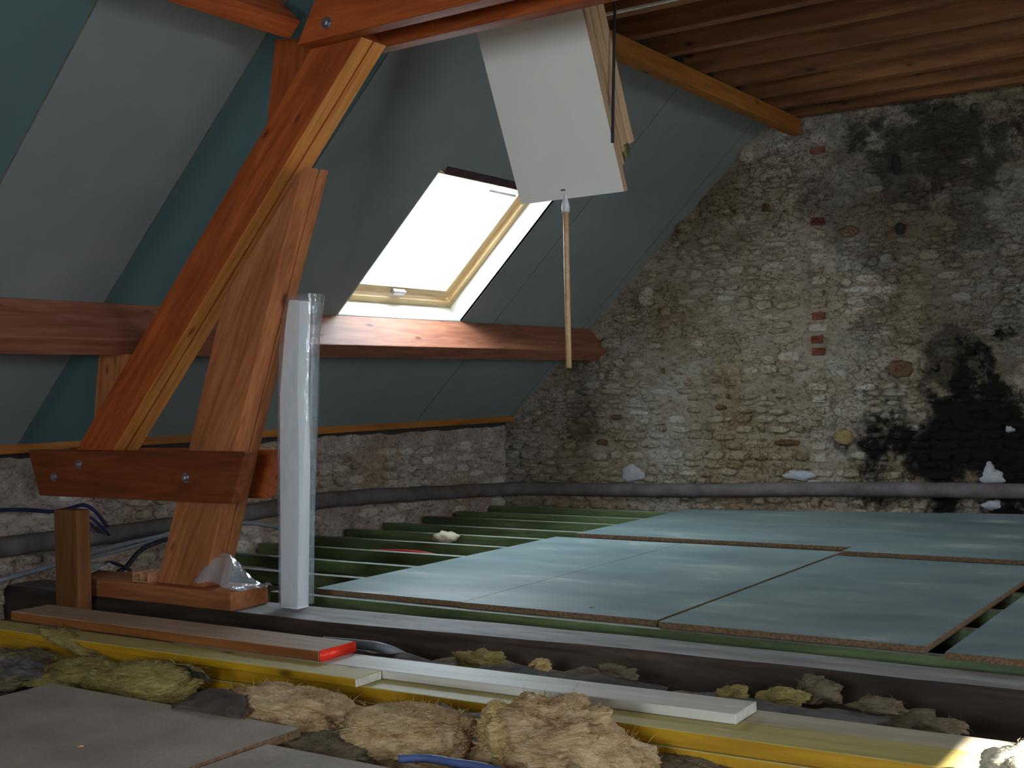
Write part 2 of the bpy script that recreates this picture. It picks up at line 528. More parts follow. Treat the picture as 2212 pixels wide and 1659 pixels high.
def empty(name, loc=(0, 0, 0), **kw):
    o = bpy.data.objects.new(name, None)
    coll.objects.link(o)
    o.empty_display_size = .1
    o.location = loc
    return tag(o, **kw)


def frame_from(xdir, up=Vector((0, 0, 1))):
    x = Vector(xdir).normalized()
    y = up.cross(x)
    if y.length < 1e-4:
        y = Vector((0, 1, 0)).cross(x)
    y.normalize()
    z = x.cross(y)
    return x, y, z


def mat4(x, y, z, o):
    mm = Matrix.Identity(4)
    for i in range(3):
        mm[i][0] = x[i]; mm[i][1] = y[i]; mm[i][2] = z[i]; mm[i][3] = o[i]
    return mm


def finish(name, bm, mats, parent=None, M=None, smooth=False, bev=0.0, seg=2):
    bmesh.ops.recalc_face_normals(bm, faces=bm.faces)
    if bev:
        es = [e for e in bm.edges if len(e.link_faces) == 2 and e.calc_face_angle(0) > .5]
        bmesh.ops.bevel(bm, geom=es, offset=bev, segments=seg, affect='EDGES', profile=.6, clamp_overlap=True)
    me = bpy.data.meshes.new(name)
    bm.to_mesh(me); bm.free()
    if smooth:
        for p in me.polygons: p.use_smooth = True
    o = link(name, me, mats, None)
    if M is not None:
        o.matrix_world = M
    if parent is not None:
        o.parent = parent
        o.matrix_parent_inverse = parent.matrix_basis.inverted()
    return o


def add_hexa(bm, v8):
    vs_ = [bm.verts.new(v) for v in v8]
    for f in ((0, 1, 2, 3), (7, 6, 5, 4), (0, 4, 5, 1), (1, 5, 6, 2), (2, 6, 7, 3), (3, 7, 4, 0)):
        bm.faces.new([vs_[i] for i in f])
    return vs_


def add_box(bm, a, b):
    x0, y0, z0 = a; x1, y1, z1 = b
    return add_hexa(bm, [(x0, y0, z0), (x1, y0, z0), (x1, y1, z0), (x0, y1, z0), (x0, y0, z1), (x1, y0, z1), (x1, y1, z1), (x0, y1, z1)])


def box(name, a, b, mats, parent=None, bev=.003, grain='X'):
    """axis aligned box; the object's X axis runs along the grain"""
    a = Vector(a); b = Vector(b)
    g = {'X': Vector((1, 0, 0)), 'Y': Vector((0, 1, 0)), 'Z': Vector((0, 0, 1))}[grain]
    up = Vector((0, 0, 1)) if grain != 'Z' else Vector((1, 0, 0))
    x, y, z = frame_from(g, up)
    c = (a + b) / 2
    M = mat4(x, y, z, c); Mi = M.inverted()
    bm = bmesh.new()
    pts = [(a.x, a.y, a.z), (b.x, a.y, a.z), (b.x, b.y, a.z), (a.x, b.y, a.z), (a.x, a.y, b.z), (b.x, a.y, b.z), (b.x, b.y, b.z), (a.x, b.y, b.z)]
    add_hexa(bm, [Mi @ Vector(p) for p in pts])
    return finish(name, bm, mats, parent, M, bev=bev)


def prism(name, poly, ext, mats, parent=None, grain=None, bev=.004, up=Vector((0, 0, 1))):
    """planar polygon (world points) pushed along ext; grain = world direction of the object's X axis"""
    poly = [Vector(p) for p in poly]; ext = Vector(ext)
    g = Vector(grain) if grain is not None else (poly[1] - poly[0])
    x, y, z = frame_from(g, up)
    c = sum(poly, Vector()) / len(poly)
    M = mat4(x, y, z, c); Mi = M.inverted()
    bm = bmesh.new()
    a = [bm.verts.new(Mi @ p) for p in poly]
    b_ = [bm.verts.new(Mi @ (p + ext)) for p in poly]
    bm.faces.new(a); bm.faces.new(b_[::-1])
    for i in range(len(poly)):
        j = (i + 1) % len(poly)
        bm.faces.new([a[i], b_[i], b_[j], a[j]])
    return finish(name, bm, mats, parent, M, bev=bev)


def bar(name, p0, p1, w, h, mats, parent=None, up=Vector((0, 0, 1)), bev=.003):
    """rectangular bar from p0 to p1 (axis), w across, h along 'up'"""
    p0 = Vector(p0); p1 = Vector(p1)
    x, y, z = frame_from(p1 - p0, up)
    L = (p1 - p0).length
    bm = bmesh.new()
    add_box(bm, (-L / 2, -w / 2, -h / 2), (L / 2, w / 2, h / 2))
    return finish(name, bm, mats, parent, mat4(x, y, z, (p0 + p1) / 2), bev=bev)


def catmull(pts, n=8):
    pts = [Vector(p) for p in pts]
    P = [pts[0] * 2 - pts[1]] + pts + [pts[-1] * 2 - pts[-2]]
    out = []
    for i in range(1, len(P) - 2):
        for k in range(n):
            t = k / n
            a, b_, c, d = P[i - 1], P[i], P[i + 1], P[i + 2]
            out.append(.5 * ((2 * b_) + (c - a) * t + (2 * a - 5 * b_ + 4 * c - d) * t * t + (3 * b_ - a - 3 * c + d) * t ** 3))
    out.append(pts[-1])
    return out


def tube_bm(pts, r, seg=10, wob=0.0, bm=None):
    bm = bm or bmesh.new()
    rings = []
    ref = Vector((0, 0, 1))
    for i, p in enumerate(pts):
        d = (pts[min(i + 1, len(pts) - 1)] - pts[max(i - 1, 0)]).normalized()
        a = ref.cross(d)
        if a.length < .05: a = Vector((1, 0, 0)).cross(d)
        a.normalize(); b_ = d.cross(a)
        ring = []
        for k in range(seg):
            t = 2 * math.pi * k / seg
            rr = r * (1 + wob * noise.noise(p * 6 + Vector((math.cos(t), math.sin(t), 0)) * .8))
            ring.append(bm.verts.new(p + (a * math.cos(t) + b_ * math.sin(t)) * rr))
        rings.append(ring)
    for i in range(len(rings) - 1):
        for k in range(seg):
            bm.faces.new([rings[i][k], rings[i][(k + 1) % seg], rings[i + 1][(k + 1) % seg], rings[i + 1][k]])
    bm.faces.new(rings[0][::-1]); bm.faces.new(rings[-1])
    return bm


def tube(name, pts, r, mats, parent=None, seg=10, n=8, wob=0.0):
    return finish(name, tube_bm(catmull(pts, n), r, seg, wob), mats, parent, smooth=True)


def bolt(parent, c, nrm, r=.016, name='bolt'):
    x, y, z = frame_from(nrm)
    bm = bmesh.new()
    rings = []
    for (d, rr, s) in ((0, r * 1.5, 16), (.004, r * 1.5, 16), (.004, r, 16), (.014, r * .95, 16), (.017, r * .6, 16)):
        rings.append([bm.verts.new((d, rr * math.cos(2 * math.pi * k / s), rr * math.sin(2 * math.pi * k / s))) for k in range(s)])
    for i in range(len(rings) - 1):
        for k in range(16):
            bm.faces.new([rings[i][k], rings[i][(k + 1) % 16], rings[i + 1][(k + 1) % 16], rings[i + 1][k]])
    bm.faces.new(rings[-1]); bm.faces.new(rings[0][::-1])
    o = finish(name, bm, 'steel', parent, mat4(x, y, z, c))
    return o


# ------------------------------------------------------------------ ROOF SLOPE over the eave
SK_Y0, SK_Y1, SK_S0, SK_S1 = 5.17, 6.335, .966, 2.005          # roof window opening
S_TOP = 2.98
slope = empty('ceiling_slope', (R0X, 4, R0Z), kind='structure')


def slope_quad(bm, y0, y1, s0, s1, o0, o1, mirror=False):
    pts = []
    for o in (o0, o1):
        for (s, y) in ((s0, y0), (s0, y1), (s1, y1), (s1, y0)):
            p = roof(s, y, o)
            if mirror: p.x = -p.x
            pts.append(p)
    add_hexa(bm, pts)


boards = [(-2.2, -1.0, 'g'), (-1.0, .2, 't'), (.2, 1.4, 'g'), (1.4, 2.815, 't'), (2.82, 3.60, 'g'), (3.605, 4.295, 't'), (4.30, 6.695, 'h'), (6.70, 7.86, 'g'), (7.865, 8.12, 'g')]
for (y0, y1, k) in boards:
    bm = bmesh.new()
    if k == 'h':
        ys = [y0, SK_Y0, SK_Y1, y1]; ss = [.015, SK_S0, SK_S1, S_TOP]
        for i in range(3):
            for j in range(3):
                if i == 1 and j == 1: continue
                slope_quad(bm, ys[i], ys[i + 1], ss[j], ss[j + 1], -.012, 0)
    else:
        slope_quad(bm, y0 + .0015, y1 - .0015, .015, S_TOP, -.012, 0)
    finish('plasterboard_panel', bm, 'plaster_teal' if k == 't' else 'plaster_grey', slope)
# taped joints, proud paper strips
for y in (2.8175, 3.6025, 4.2975, 6.6975, 7.8625):
    bm = bmesh.new()
    slope_quad(bm, y - .0035, y + .0035, .02, S_TOP, -.005, .0010)
    finish('joint_strip', bm, 'joint_tape', slope)


def deck(holes, mirror):
    bm = bmesh.new()
    ys = sorted({-3.0, 8.6, *[h[0] for h in holes], *[h[1] for h in holes]})
    for i in range(len(ys) - 1):
        y0, y1 = ys[i], ys[i + 1]
        h = [q for q in holes if q[0] <= y0 + 1e-6 and q[1] >= y1 - 1e-6]
        if h:
            slope_quad(bm, y0, y1, -.5, h[0][2], -.26, -.013, mirror)
            slope_quad(bm, y0, y1, h[0][3], 3.4, -.26, -.013, mirror)
        else:
            slope_quad(bm, y0, y1, -.5, 3.4, -.26, -.013, mirror)
    return bm


finish('roof_deck', deck([(SK_Y0 - .012, SK_Y1 + .012, SK_S0 - .012, SK_S1 + .012)], False), 'roof_deck', slope)
rs = empty('ceiling_slope_opposite', (-R0X, 4, R0Z), kind='structure')
finish('roof_deck', deck(RIGHT_OPENINGS, True), 'plaster_grey', rs)
for (y0, y1, s0, s1) in RIGHT_OPENINGS:  # roof windows plus the added light opening
    c = roof((s0 + s1) / 2, (y0 + y1) / 2, -.2); c.x = -c.x
    nn = NI.copy(); nn.x = -nn.x
    portal('daylight_opening', c, nn, s1 - s0, y1 - y0)
    bm = bmesh.new()
    for (a0, a1, b0, b1) in ((y0, y1, s0, s0 + .06), (y0, y1, s1 - .06, s1), (y0, y0 + .06, s0 + .06, s1 - .06), (y1 - .06, y1, s0 + .06, s1 - .06)):
        slope_quad(bm, a0, a1, b0, b1, -.22, -.15, True)
    finish('window_frame', bm, 'sash_pine', rs)
portal('daylight_opening', roof((SK_S0 + SK_S1) / 2, (SK_Y0 + SK_Y1) / 2, -.30), NI, SK_S1 - SK_S0 + .02, SK_Y1 - SK_Y0 + .02)

# roof window
win = empty('window_1', roof(SK_S0, 5.75), kind='structure')
D1 = -.26


def sq(name, y0, y1, s0, s1, o0, o1, mat, parent, bev=.002):
    bm = bmesh.new()
    x, y, z = (Vector((0, 1, 0)), U, Vector((0, 1, 0)).cross(U)) if (y1 - y0) > (s1 - s0) else (U, Vector((0, 1, 0)), U.cross(Vector((0, 1, 0))))
    c = roof((s0 + s1) / 2, (y0 + y1) / 2, (o0 + o1) / 2)
    M = mat4(x, y, z, c); Mi = M.inverted()
    pts = []
    for o in (o0, o1):
        for (s, yy) in ((s0, y0), (s0, y1), (s1, y1), (s1, y0)):
            pts.append(Mi @ roof(s, yy, o))
    add_hexa(bm, pts)
    return finish(name, bm, mat, parent, M, bev=bev)


sq('reveal_board', SK_Y0 - .012, SK_Y0, SK_S0, SK_S1, D1, 0, 'white_lining', win, 0)
sq('reveal_board', SK_Y1, SK_Y1 + .012, SK_S0, SK_S1, D1, 0, 'white_lining', win, 0)
sq('reveal_board', SK_Y0 - .012, SK_Y1 + .012, SK_S0 - .012, SK_S0, D1, 0, 'white_lining', win, 0)
sq('reveal_board', SK_Y0 - .012, SK_Y1 + .012, SK_S1, SK_S1 + .012, D1, 0, 'white_lining', win, 0)
sq('head_batten', SK_Y0 + .03, SK_Y1 + .01, SK_S1 - .012, SK_S1 + .030, -.02, .012, 'dark_lintel', win, .003)
FO0, FO1 = -.245, -.13                                              # frame between these depths
fw = .045
sq('window_frame', SK_Y0, SK_Y0 + fw, SK_S0, SK_S1, FO0, FO1, 'sash_pine', win)
sq('window_frame', SK_Y1 - fw, SK_Y1, SK_S0, SK_S1, FO0, FO1, 'sash_pine', win)
sq('window_frame', SK_Y0 + fw, SK_Y1 - fw, SK_S0, SK_S0 + fw, FO0, FO1, 'sash_pine', win)
sq('window_frame', SK_Y0 + fw, SK_Y1 - fw, SK_S1 - fw, SK_S1, FO0, FO1, 'sash_pine', win)
g = fw + .012; sw = .055
sash = empty('sash', roof(SK_S0 + g, 5.75, -.17)); sash.parent = win; sash.matrix_parent_inverse = win.matrix_basis.inverted()
so0, so1 = -.215, -.155
sq('sash_bar', SK_Y0 + g, SK_Y0 + g + sw, SK_S0 + g, SK_S1 - g, so0, so1, 'sash_pine', sash)
sq('sash_bar', SK_Y1 - g - sw, SK_Y1 - g, SK_S0 + g, SK_S1 - g, so0, so1, 'sash_pine', sash)
sq('sash_bar', SK_Y0 + g + sw, SK_Y1 - g - sw, SK_S0 + g, SK_S0 + g + sw, so0, so1, 'sash_pine', sash)
sq('sash_bar', SK_Y0 + g + sw, SK_Y1 - g - sw, SK_S1 - g - sw, SK_S1 - g, so0, so1, 'sash_pine', sash)
sq('pane', SK_Y0 + g + sw - .01, SK_Y1 - g - sw + .01, SK_S0 + g + sw - .01, SK_S1 - g - sw + .01, -.192, -.188, 'window_glass', sash, 0)
lt = sq('latch', 5.70, 5.81, SK_S0 + g + .015, SK_S0 + g + .045, -.155, -.125, 'steel', win, .006)
bar('handle', roof(SK_S1 - g - .075, 5.86, -.12), roof(SK_S1 - g - .075, 6.14, -.12), .014, .014, 'steel', win)

# eave batten at the foot of the slope
box('trim_1', (-5.340, -2, .606), (-5.300, 7.92, .660), 'batten_orange', None, .003, 'Y')['kind'] = 'structure'

# ------------------------------------------------------------------ MASONRY
rng = random.Random(11)


def stone_mesh(k, n=9):
    rg = random.Random(100 + k)
    bm = bmesh.new()
    ang = [2 * math.pi * (i + rg.uniform(-.28, .28)) / n for i in range(n)]
    ex = rg.uniform(2.2, 3.6)                                       # super-ellipse: blocky outline
    def outline(t, s, y):
        c, s_ = math.cos(t), math.sin(t)
        q = (abs(c) ** ex + abs(s_) ** ex) ** (-1 / ex) * rg.uniform(.86, 1.0)
        return (c * q * s * .5, y, s_ * q * s * .5)
    rad = []
    rings = []
    for (s, y) in ((1.0, .55), (.97, -.25), (.72, -.9)):
        st = rg.getstate()
        rings.append([bm.verts.new(outline(t, s, y + (rg.uniform(-.15, .15) if y < 0 else 0))) for t in ang])
    c = bm.verts.new((rg.uniform(-.1, .1), -1.0 + rg.uniform(-.1, .1), rg.uniform(-.1, .1)))
    for a, b_ in zip(rings, rings[1:]):
        for i in range(n):
            j = (i + 1) % n
            bm.faces.new([a[i], b_[i], b_[j], a[j]])
    for i in range(n):
        bm.faces.new([rings[-1][i], c, rings[-1][(i + 1) % n]])
    bmesh.ops.recalc_face_normals(bm, faces=bm.faces)
    me = bpy.data.meshes.new('stone')
    bm.to_mesh(me); bm.free()
    for p in me.polygons: p.use_smooth = True
    return me


def brick_mesh(k):
    rg = random.Random(500 + k)
    bm = bmesh.new()
    add_box(bm, (-.5, -1, -.5), (.5, .6, .5))
    bmesh.ops.bevel(bm, geom=list(bm.edges), offset=.07, segments=1, affect='EDGES')
    for v_ in bm.verts:
        v_.co += Vector((rg.uniform(-.05, .05), rg.uniform(-.12, .12), rg.uniform(-.05, .05)))
    bmesh.ops.recalc_face_normals(bm, faces=bm.faces)
    me = bpy.data.meshes.new('brick')
    bm.to_mesh(me); bm.free()
    return me


def masonry_face(name, P, nrm, u0, u1, z0, z1, inside, matname, step=.022, amp=.014, thick=.3):
    """rough mortar face: P(u, z) on the wall, pushed along nrm (into the room); inside(u, z) trims the outline"""
    nu = int((u1 - u0) / step); nz = int((z1 - z0) / step)
    verts, faces, idx = [], [], {}
    for j in range(nz + 1):
        z = z0 + (z1 - z0) * j / nz
        for i in range(nu + 1):
            u = u0 + (u1 - u0) * i / nu
            if not inside(u, z): continue
            p = P(u, z)
            q = Vector((u * 1.0, z * 1.5, 3.3))
            d = amp * (noise.fractal(q * 4.5, .9, 2.1, 4) * .8 + noise.noise(q * 1.3) * .8)
            idx[(i, j)] = len(verts)
            verts.append(p + nrm * d)
    for j in range(nz):
        for i in range(nu):
            k = [(i, j), (i + 1, j), (i + 1, j + 1), (i, j + 1)]
            if all(a in idx for a in k):
                faces.append([idx[a] for a in k])
    me = bpy.data.meshes.new(name)
    me.from_pydata(verts, [], faces)
    for p in me.polygons: p.use_smooth = True
    return link(name, me, matname)


def roof_z(x): return R0Z + .965 * (x - R0X)


STONES = [stone_mesh(i) for i in range(26)]
for s_ in STONES: s_.materials.append(MATS['gable_stone'])
STONES_E = [s_.copy() for s_ in STONES]
for s_ in STONES_E: s_.materials.clear(); s_.materials.append(MATS['eave_stone'])
BRICKS = [brick_mesh(i) for i in range(5)]
for s_ in BRICKS: s_.materials.append(MATS['red_brick'])


def lay_stones(parent, P, nrm, udir, u0, u1, z0, z1, ok, meshes, hmin, hmax, wmin, wmax, limit, seed, proud, skip=.10):
    rg = random.Random(seed)
    cand = []
    z = z0
    while z < z1:
        h = rg.uniform(hmin, hmax)
        u = u0 + rg.uniform(-.1, 0)
        while u < u1:
            w = rg.uniform(wmin, wmax) * (1.25 if rg.random() < .12 else 1)
            if rg.random() > skip and ok(u + w / 2, z + h / 2, w, h):
                cand.append((u + w / 2, z + h / 2 + rg.uniform(-.012, .012), w * rg.uniform(.86, .98), h * rg.uniform(.78, .98),
                             rg.uniform(-.10, .10), proud * rg.uniform(.25, 1.3), rg.randrange(len(meshes))))
            u += w
        z += h
    cand.sort(key=lambda c: -c[2] * c[3])
    rest = bmesh.new()
    for i, (u, z, w, h, rot, pr, k) in enumerate(cand):
        p = P(u, z)
        zd = Vector((0, 0, 1))
        yd = -nrm
        xd = yd.cross(zd)
        M = mat4(xd, yd, zd, p) @ Matrix.Rotation(rot, 4, 'Y') @ Matrix.Diagonal((w, .012 + pr, h, 1))
        if i < limit:
            o = bpy.data.objects.new('stone', meshes[k])
            coll.objects.link(o)
            o.matrix_world = M
            o.parent = parent
            o.matrix_parent_inverse = parent.matrix_basis.inverted()
        else:
            b2 = bmesh.new(); b2.from_mesh(meshes[k]); b2.transform(M)
            tmp = bpy.data.meshes.new('t'); b2.to_mesh(tmp); b2.free()
            rest.from_mesh(tmp); bpy.data.meshes.remove(tmp)
    if len(rest.verts):
        o = finish('small_stones', rest, meshes[0].materials[0].name if False else ('gable_stone' if meshes is STONES else 'eave_stone'), parent, smooth=True)
        o['kind'] = 'stuff'
    else:
        rest.free()
    return len(cand)


# gable wall
gn = Vector((GK, -1, 0)).normalized()
PG = lambda u, z: Vector((u, gable_y(u), z))
wall_gable = masonry_face('wall_gable', PG, gn, -5.75, -1.15, -.32, 2.95,
                          lambda u, z: z < roof_z(u) + .30 and z < 2.9, 'gable_mortar', step=.014, amp=.016)
tag(wall_gable, kind='structure')
bz = [atg(1768, y) for y in (292, 1010)]
BX = bz[0].x
special = [(1945, 797, 62, 42, 'umber_stone'), (1824, 944, 46, 38, 'ochre_stone'), (1960, 735, 60, 18, 'gable_stone'), (1890, 410, 60, 20, 'gable_stone'),
           (2075, 410, 70, 22, 'gable_stone'), (2165, 300, 90, 75, 'gable_stone'), (2185, 540, 60, 34, 'gable_stone'), (1835, 500, 44, 30, 'umber_stone'),
           (1331, 901, 26, 13, 'umber_stone'), (1301, 955, 28, 16, 'umber_stone'), (1557, 880, 28, 12, 'umber_stone'), (1573, 856, 9, 14, 'umber_stone'),
           (1434, 801, 10, 14, 'umber_stone'), (1672, 845, 9, 9, 'umber_stone'), (1945, 494, 26, 30, 'dark_hole'), (1936, 355, 22, 50, 'dark_hole'), (1655, 448, 18, 20, 'umber_stone'),  # small dark ones painted in for shaded holes in the wall
           (1700, 956, 60, 14, 'umber_stone'),
           (1612, 332, 34, 46, 'gable_stone'), (1397, 640, 34, 54, 'gable_stone'), (1478, 490, 44, 30, 'gable_stone'), (1352, 688, 60, 24, 'gable_stone'), (1322, 742, 52, 30, 'gable_stone'), (1545, 432, 40, 26, 'gable_stone')]
spx = []
for (px, py, w, h, mn) in special:
    c = atg(px, py)
    spx.append((c.x, c.z, abs(atg(px + w / 2, py).x - atg(px - w / 2, py).x), abs(atg(px, py + h / 2).z - atg(px, py - h / 2).z), mn))


def gable_ok(u, z, w, h):
    if abs(u - BX) < .10 + w / 2 and z > .25: return False
    if z + h / 2 > min(roof_z(u - w / 2) - .015, 2.84): return False
    for (cx, cz, sw_, sh, _) in spx:
        if abs(u - cx) < (w + sw_) / 2 and abs(z - cz) < (h + sh) / 2: return False
    return u < -1.2


NG = lay_stones(wall_gable, PG, gn, None, -5.4, -1.2, -.2, 2.8, gable_ok, STONES, .042, .088, .07, .19, 268, 5, .015, .16)
far = masonry_face('wall_gable_far', PG, gn, -1.15, 5.6, -.32, 2.95, lambda u, z: z < 2.9, 'gable_mortar', step=.06)
tag(far, kind='structure')
for i, (cx, cz, w, h, mn) in enumerate(spx):
    me = STONES[(7 * i) % 26].copy(); me.materials.clear(); me.materials.append(MATS[mn])
    o = bpy.data.objects.new('stone', me); coll.objects.link(o)
    o.matrix_world = mat4((-gn).cross(Vector((0, 0, 1))), -gn, Vector((0, 0, 1)), PG(cx, cz)) @ Matrix.Diagonal((w, .055 if mn == 'gable_stone' else .03, h, 1))
    o.parent = wall_gable; o.matrix_parent_inverse = wall_gable.matrix_basis.inverted()
# the brick strip of an old flue, many bricks smeared with mortar
red_px = {490, 689, 735, 768, 330}
BRICKS_P = [b_.copy() for b_ in BRICKS]
for b_ in BRICKS_P: b_.materials.clear(); b_.materials.append(MATS['gable_stone'])
py = 300
k = 0
while py < 990:
    red = any(abs(py - q) < 12.7 for q in red_px)
    c = atg(1767 + rng.uniform(-3, 3), py)
    o = bpy.data.objects.new('brick', (BRICKS if red else BRICKS_P)[k % 5]); coll.objects.link(o)
    w = .105 * rng.uniform(.75, 1.15)
    o.matrix_world = mat4((-gn).cross(Vector((0, 0, 1))), -gn, Vector((0, 0, 1)), c) @ Matrix.Rotation(rng.uniform(-.06, .06), 4, 'Y') @ Matrix.Diagonal((w, (.016 if red else rng.uniform(.005, .016)), .048, 1))
    o.parent = wall_gable; o.matrix_parent_inverse = wall_gable.matrix_basis.inverted()
    if red: o['label'] = 'bare red brick'
    py += 25.5
    k += 1


def dab(px, py, w, h, seed, parent, off=.01):
    """lump of fresh white plaster on the wall"""
    rg = random.Random(seed)
    c = atg(px, py)
    sx = abs(atg(px + w / 2, py).x - atg(px - w / 2, py).x); sz = abs(atg(px, py + h / 2).z - atg(px, py - h / 2).z)
    bm = bmesh.new()
    bmesh.ops.create_icosphere(bm, subdivisions=3, radius=.5)
    for v_ in bm.verts:
        d = 1 + .45 * noise.noise(v_.co * 3 + Vector((seed, 0, 0)))
        v_.co = Vector((v_.co.x * sx * d, v_.co.y * .06, v_.co.z * sz * d))
    return finish('plaster_patch', bm, 'plaster_dab', parent, mat4((-gn).cross(Vector((0, 0, 1))), -gn, Vector((0, 0, 1)), c + gn * off), smooth=True)


dab(1367, 1023, 52, 36, 1, wall_gable)
dab(1728, 1026, 62, 24, 2, wall_gable)
dab(2142, 1030, 62, 30, 3, wall_gable)
dab(2138, 1016, 22, 36, 4, wall_gable)
dab(2146, 1090, 44, 22, 5, wall_gable)
dab(2182, 926, 20, 18, 6, wall_gable, .0)

# low eave wall
WX = -5.40
PE = lambda u, z: Vector((WX, u, z))
wall_eave = masonry_face('wall_eave', PE, Vector((1, 0, 0)), -2.4, 8.05, -.32, .66, lambda u, z: True, 'eave_mortar', step=.018, amp=.022)
tag(wall_eave, kind='structure')
NE = lay_stones(wall_eave, PE, Vector((1, 0, 0)), None, 2.4, 7.9, -.2, .56, lambda u, z, w, h: z + h / 2 < .575, STONES_E, .06, .11, .10, .26, 150, 8, .028, .12)

# outer shell: wall backs, the opposite eave wall, the wall behind the camera
bm = bmesh.new(); add_box(bm, (-6.1, -3, -.4), (WX - .045, 8.6, .62)); finish('wall_eave_core', bm, 'roof_deck')['kind'] = 'structure'
prism('wall_gable_core', [(-5.6, 8.62, -.4), (5.6, 8.62, -.4), (5.6, 8.62, .6), (2.9, 8.62, 3.3), (-2.9, 8.62, 3.3), (-5.6, 8.62, .6)], (0, .25, 0), 'roof_deck', None, (1, 0, 0), 0)['kind'] = 'structure'
bm = bmesh.new(); add_box(bm, (5.40, -3, -.4), (6.1, 8.9, .70)); finish('wall_opposite', bm, 'old_plaster')['kind'] = 'structure'
bm = bmesh.new()
if BACK_LIGHT_OPENING:
    gx0, gx1, gz0, gz1 = BACK_LIGHT_OPENING
    add_box(bm, (-6.1, -2.8, -.4), (gx0, -2.5, 3.6)); add_box(bm, (gx1, -2.8, -.4), (6.1, -2.5, 3.6))
    add_box(bm, (gx0, -2.8, gz1), (gx1, -2.5, 3.6)); add_box(bm, (gx0, -2.8, -.4), (gx1, -2.5, gz0))
    portal('daylight_opening', Vector(((gx0 + gx1) / 2, -2.75, (gz0 + gz1) / 2)), Vector((0, 1, 0)), gz1 - gz0, gx1 - gx0, Vector((1, 0, 0)))
else:
    add_box(bm, (-6.1, -2.8, -.4), (6.1, -2.5, 3.6))
finish('wall_behind', bm, 'old_plaster')['kind'] = 'structure'

# ------------------------------------------------------------------ CEILING: loft floor seen from below
ceil = empty('ceiling', (0, 5, 2.63), kind='structure')
JZ = 2.632
for yj in (.3, 1.1, 1.9, 2.7, 5.17, 5.56, 5.96, 6.41, 6.81, 7.21, 7.58, 7.90):
    x0 = -3.06
    box('ceiling_joist', (x0, yj, JZ), (3.2, yj + .07, JZ + .21), 'joist_timber', ceil, .004, 'X')
for yj in (3.95, 4.36, 4.77):
    box('ceiling_joist', (-2.36, yj, JZ), (3.2, yj + .07, JZ + .21), 'joist_timber', ceil, .004, 'X')
yb = -2.6
while yb < 8.6:
    box('floor_plank', (-3.3, yb, JZ + .21), (3.3, yb + .196, JZ + .235), 'joist_timber', ceil, .002, 'X')
    yb += .2
tag(box('edge_beam', (-3.035, 3.83, 2.525), (-2.955, 7.99, 2.629), 'batten_orange', None, .004, 'Y'),
    'orange ceiling edge beam along the top of the roof slope, its end let into the gable wall', 'beam')

# ------------------------------------------------------------------ FLOOR
bm = bmesh.new(); add_box(bm, (-6.1, -3, -.45), (6.1, 8.9, -.30))
fl_ = finish('floor', bm, 'sub_floor'); fl_['kind'] = 'structure'


def floor_panel(x0, x1, y0, y1, z1, mat, parent, y1b=None):
    bm = bmesh.new()
    vs_ = add_box(bm, (x0, y0, z1 - .022), (x1, y1, z1))
    if y1b is not None:                                             # back edge scribed to the skew gable
        for k in (2, 6): vs_[k].co.y = y1b
    bmesh.ops.recalc_face_normals(bm, faces=bm.faces)
    me = bpy.data.meshes.new('floor_panel')
    bm.to_mesh(me); bm.free()
    me.materials.append(MATS[mat]); me.materials.append(MATS['chip_edge'])
    for p in me.polygons:
        p.material_index = 0 if p.normal.z > .5 else 1
    return link('floor_panel', me, [], parent)


floor_panel(-3.757, -2.957, 4.005, 6.015, 0, 'floor_board', fl_)
floor_panel(-2.954, -2.075, 3.998, 6.02, .0, 'floor_board', fl_)
floor_panel(-2.052, -1.105, 3.968, 5.86, .002, 'floor_board', fl_)
floor_panel(-1.033, .95, 3.92, 5.93, 0, 'floor_board', fl_)
floor_panel(-3.735, -2.088, 6.20, 7.70, .0, 'floor_board', fl_, 8.0)
floor_panel(-2.085, -.55, 6.03, 8.0, .002, 'floor_board', fl_, 8.2)
floor_panel(-.54, 1.3, 6.03, 8.05, .0, 'floor_board', fl_)
# boards near the camera
floor_panel(-3.245, -2.222, .6, 2.300, 0, 'near_board', fl_)
floor_panel(-2.205, -1.25, .6, 2.165, -.004, 'near_board', fl_)

# treated joists under the boards
J_Y = [3.952, 4.42, 4.82, 5.23, 5.63, 6.02, 6.40, 6.84, 7.21, 7.64]
ordn = ['first', 'second', 'third', 'fourth', 'fifth', 'sixth', 'seventh', 'eighth', 'ninth', 'tenth']
for i, y in enumerate(reversed(J_Y)):
    x0 = -5.36
    if y < 4.1: x0 = -3.985
    elif y < 4.6: x0 = -4.9
    lab = {0: 'green treated floor joist closest to the gable wall'}.get(i, f'green treated floor joist, {ordn[i]} counted from the gable wall')
    if y < 4.1: lab = 'green treated floor joist along the near edge of the board floor, beside the old beam'
    o = box('floor_joist', (x0, y, -.085), (1.3, y + .045, -.0225), ['green_timber', 'dusty_joist'], None, .002, 'X')
    for p in o.data.polygons:
        if p.normal.z > .8: p.material_index = 1
    tag(o, lab, 'joist', 'green floor joists under the boards')

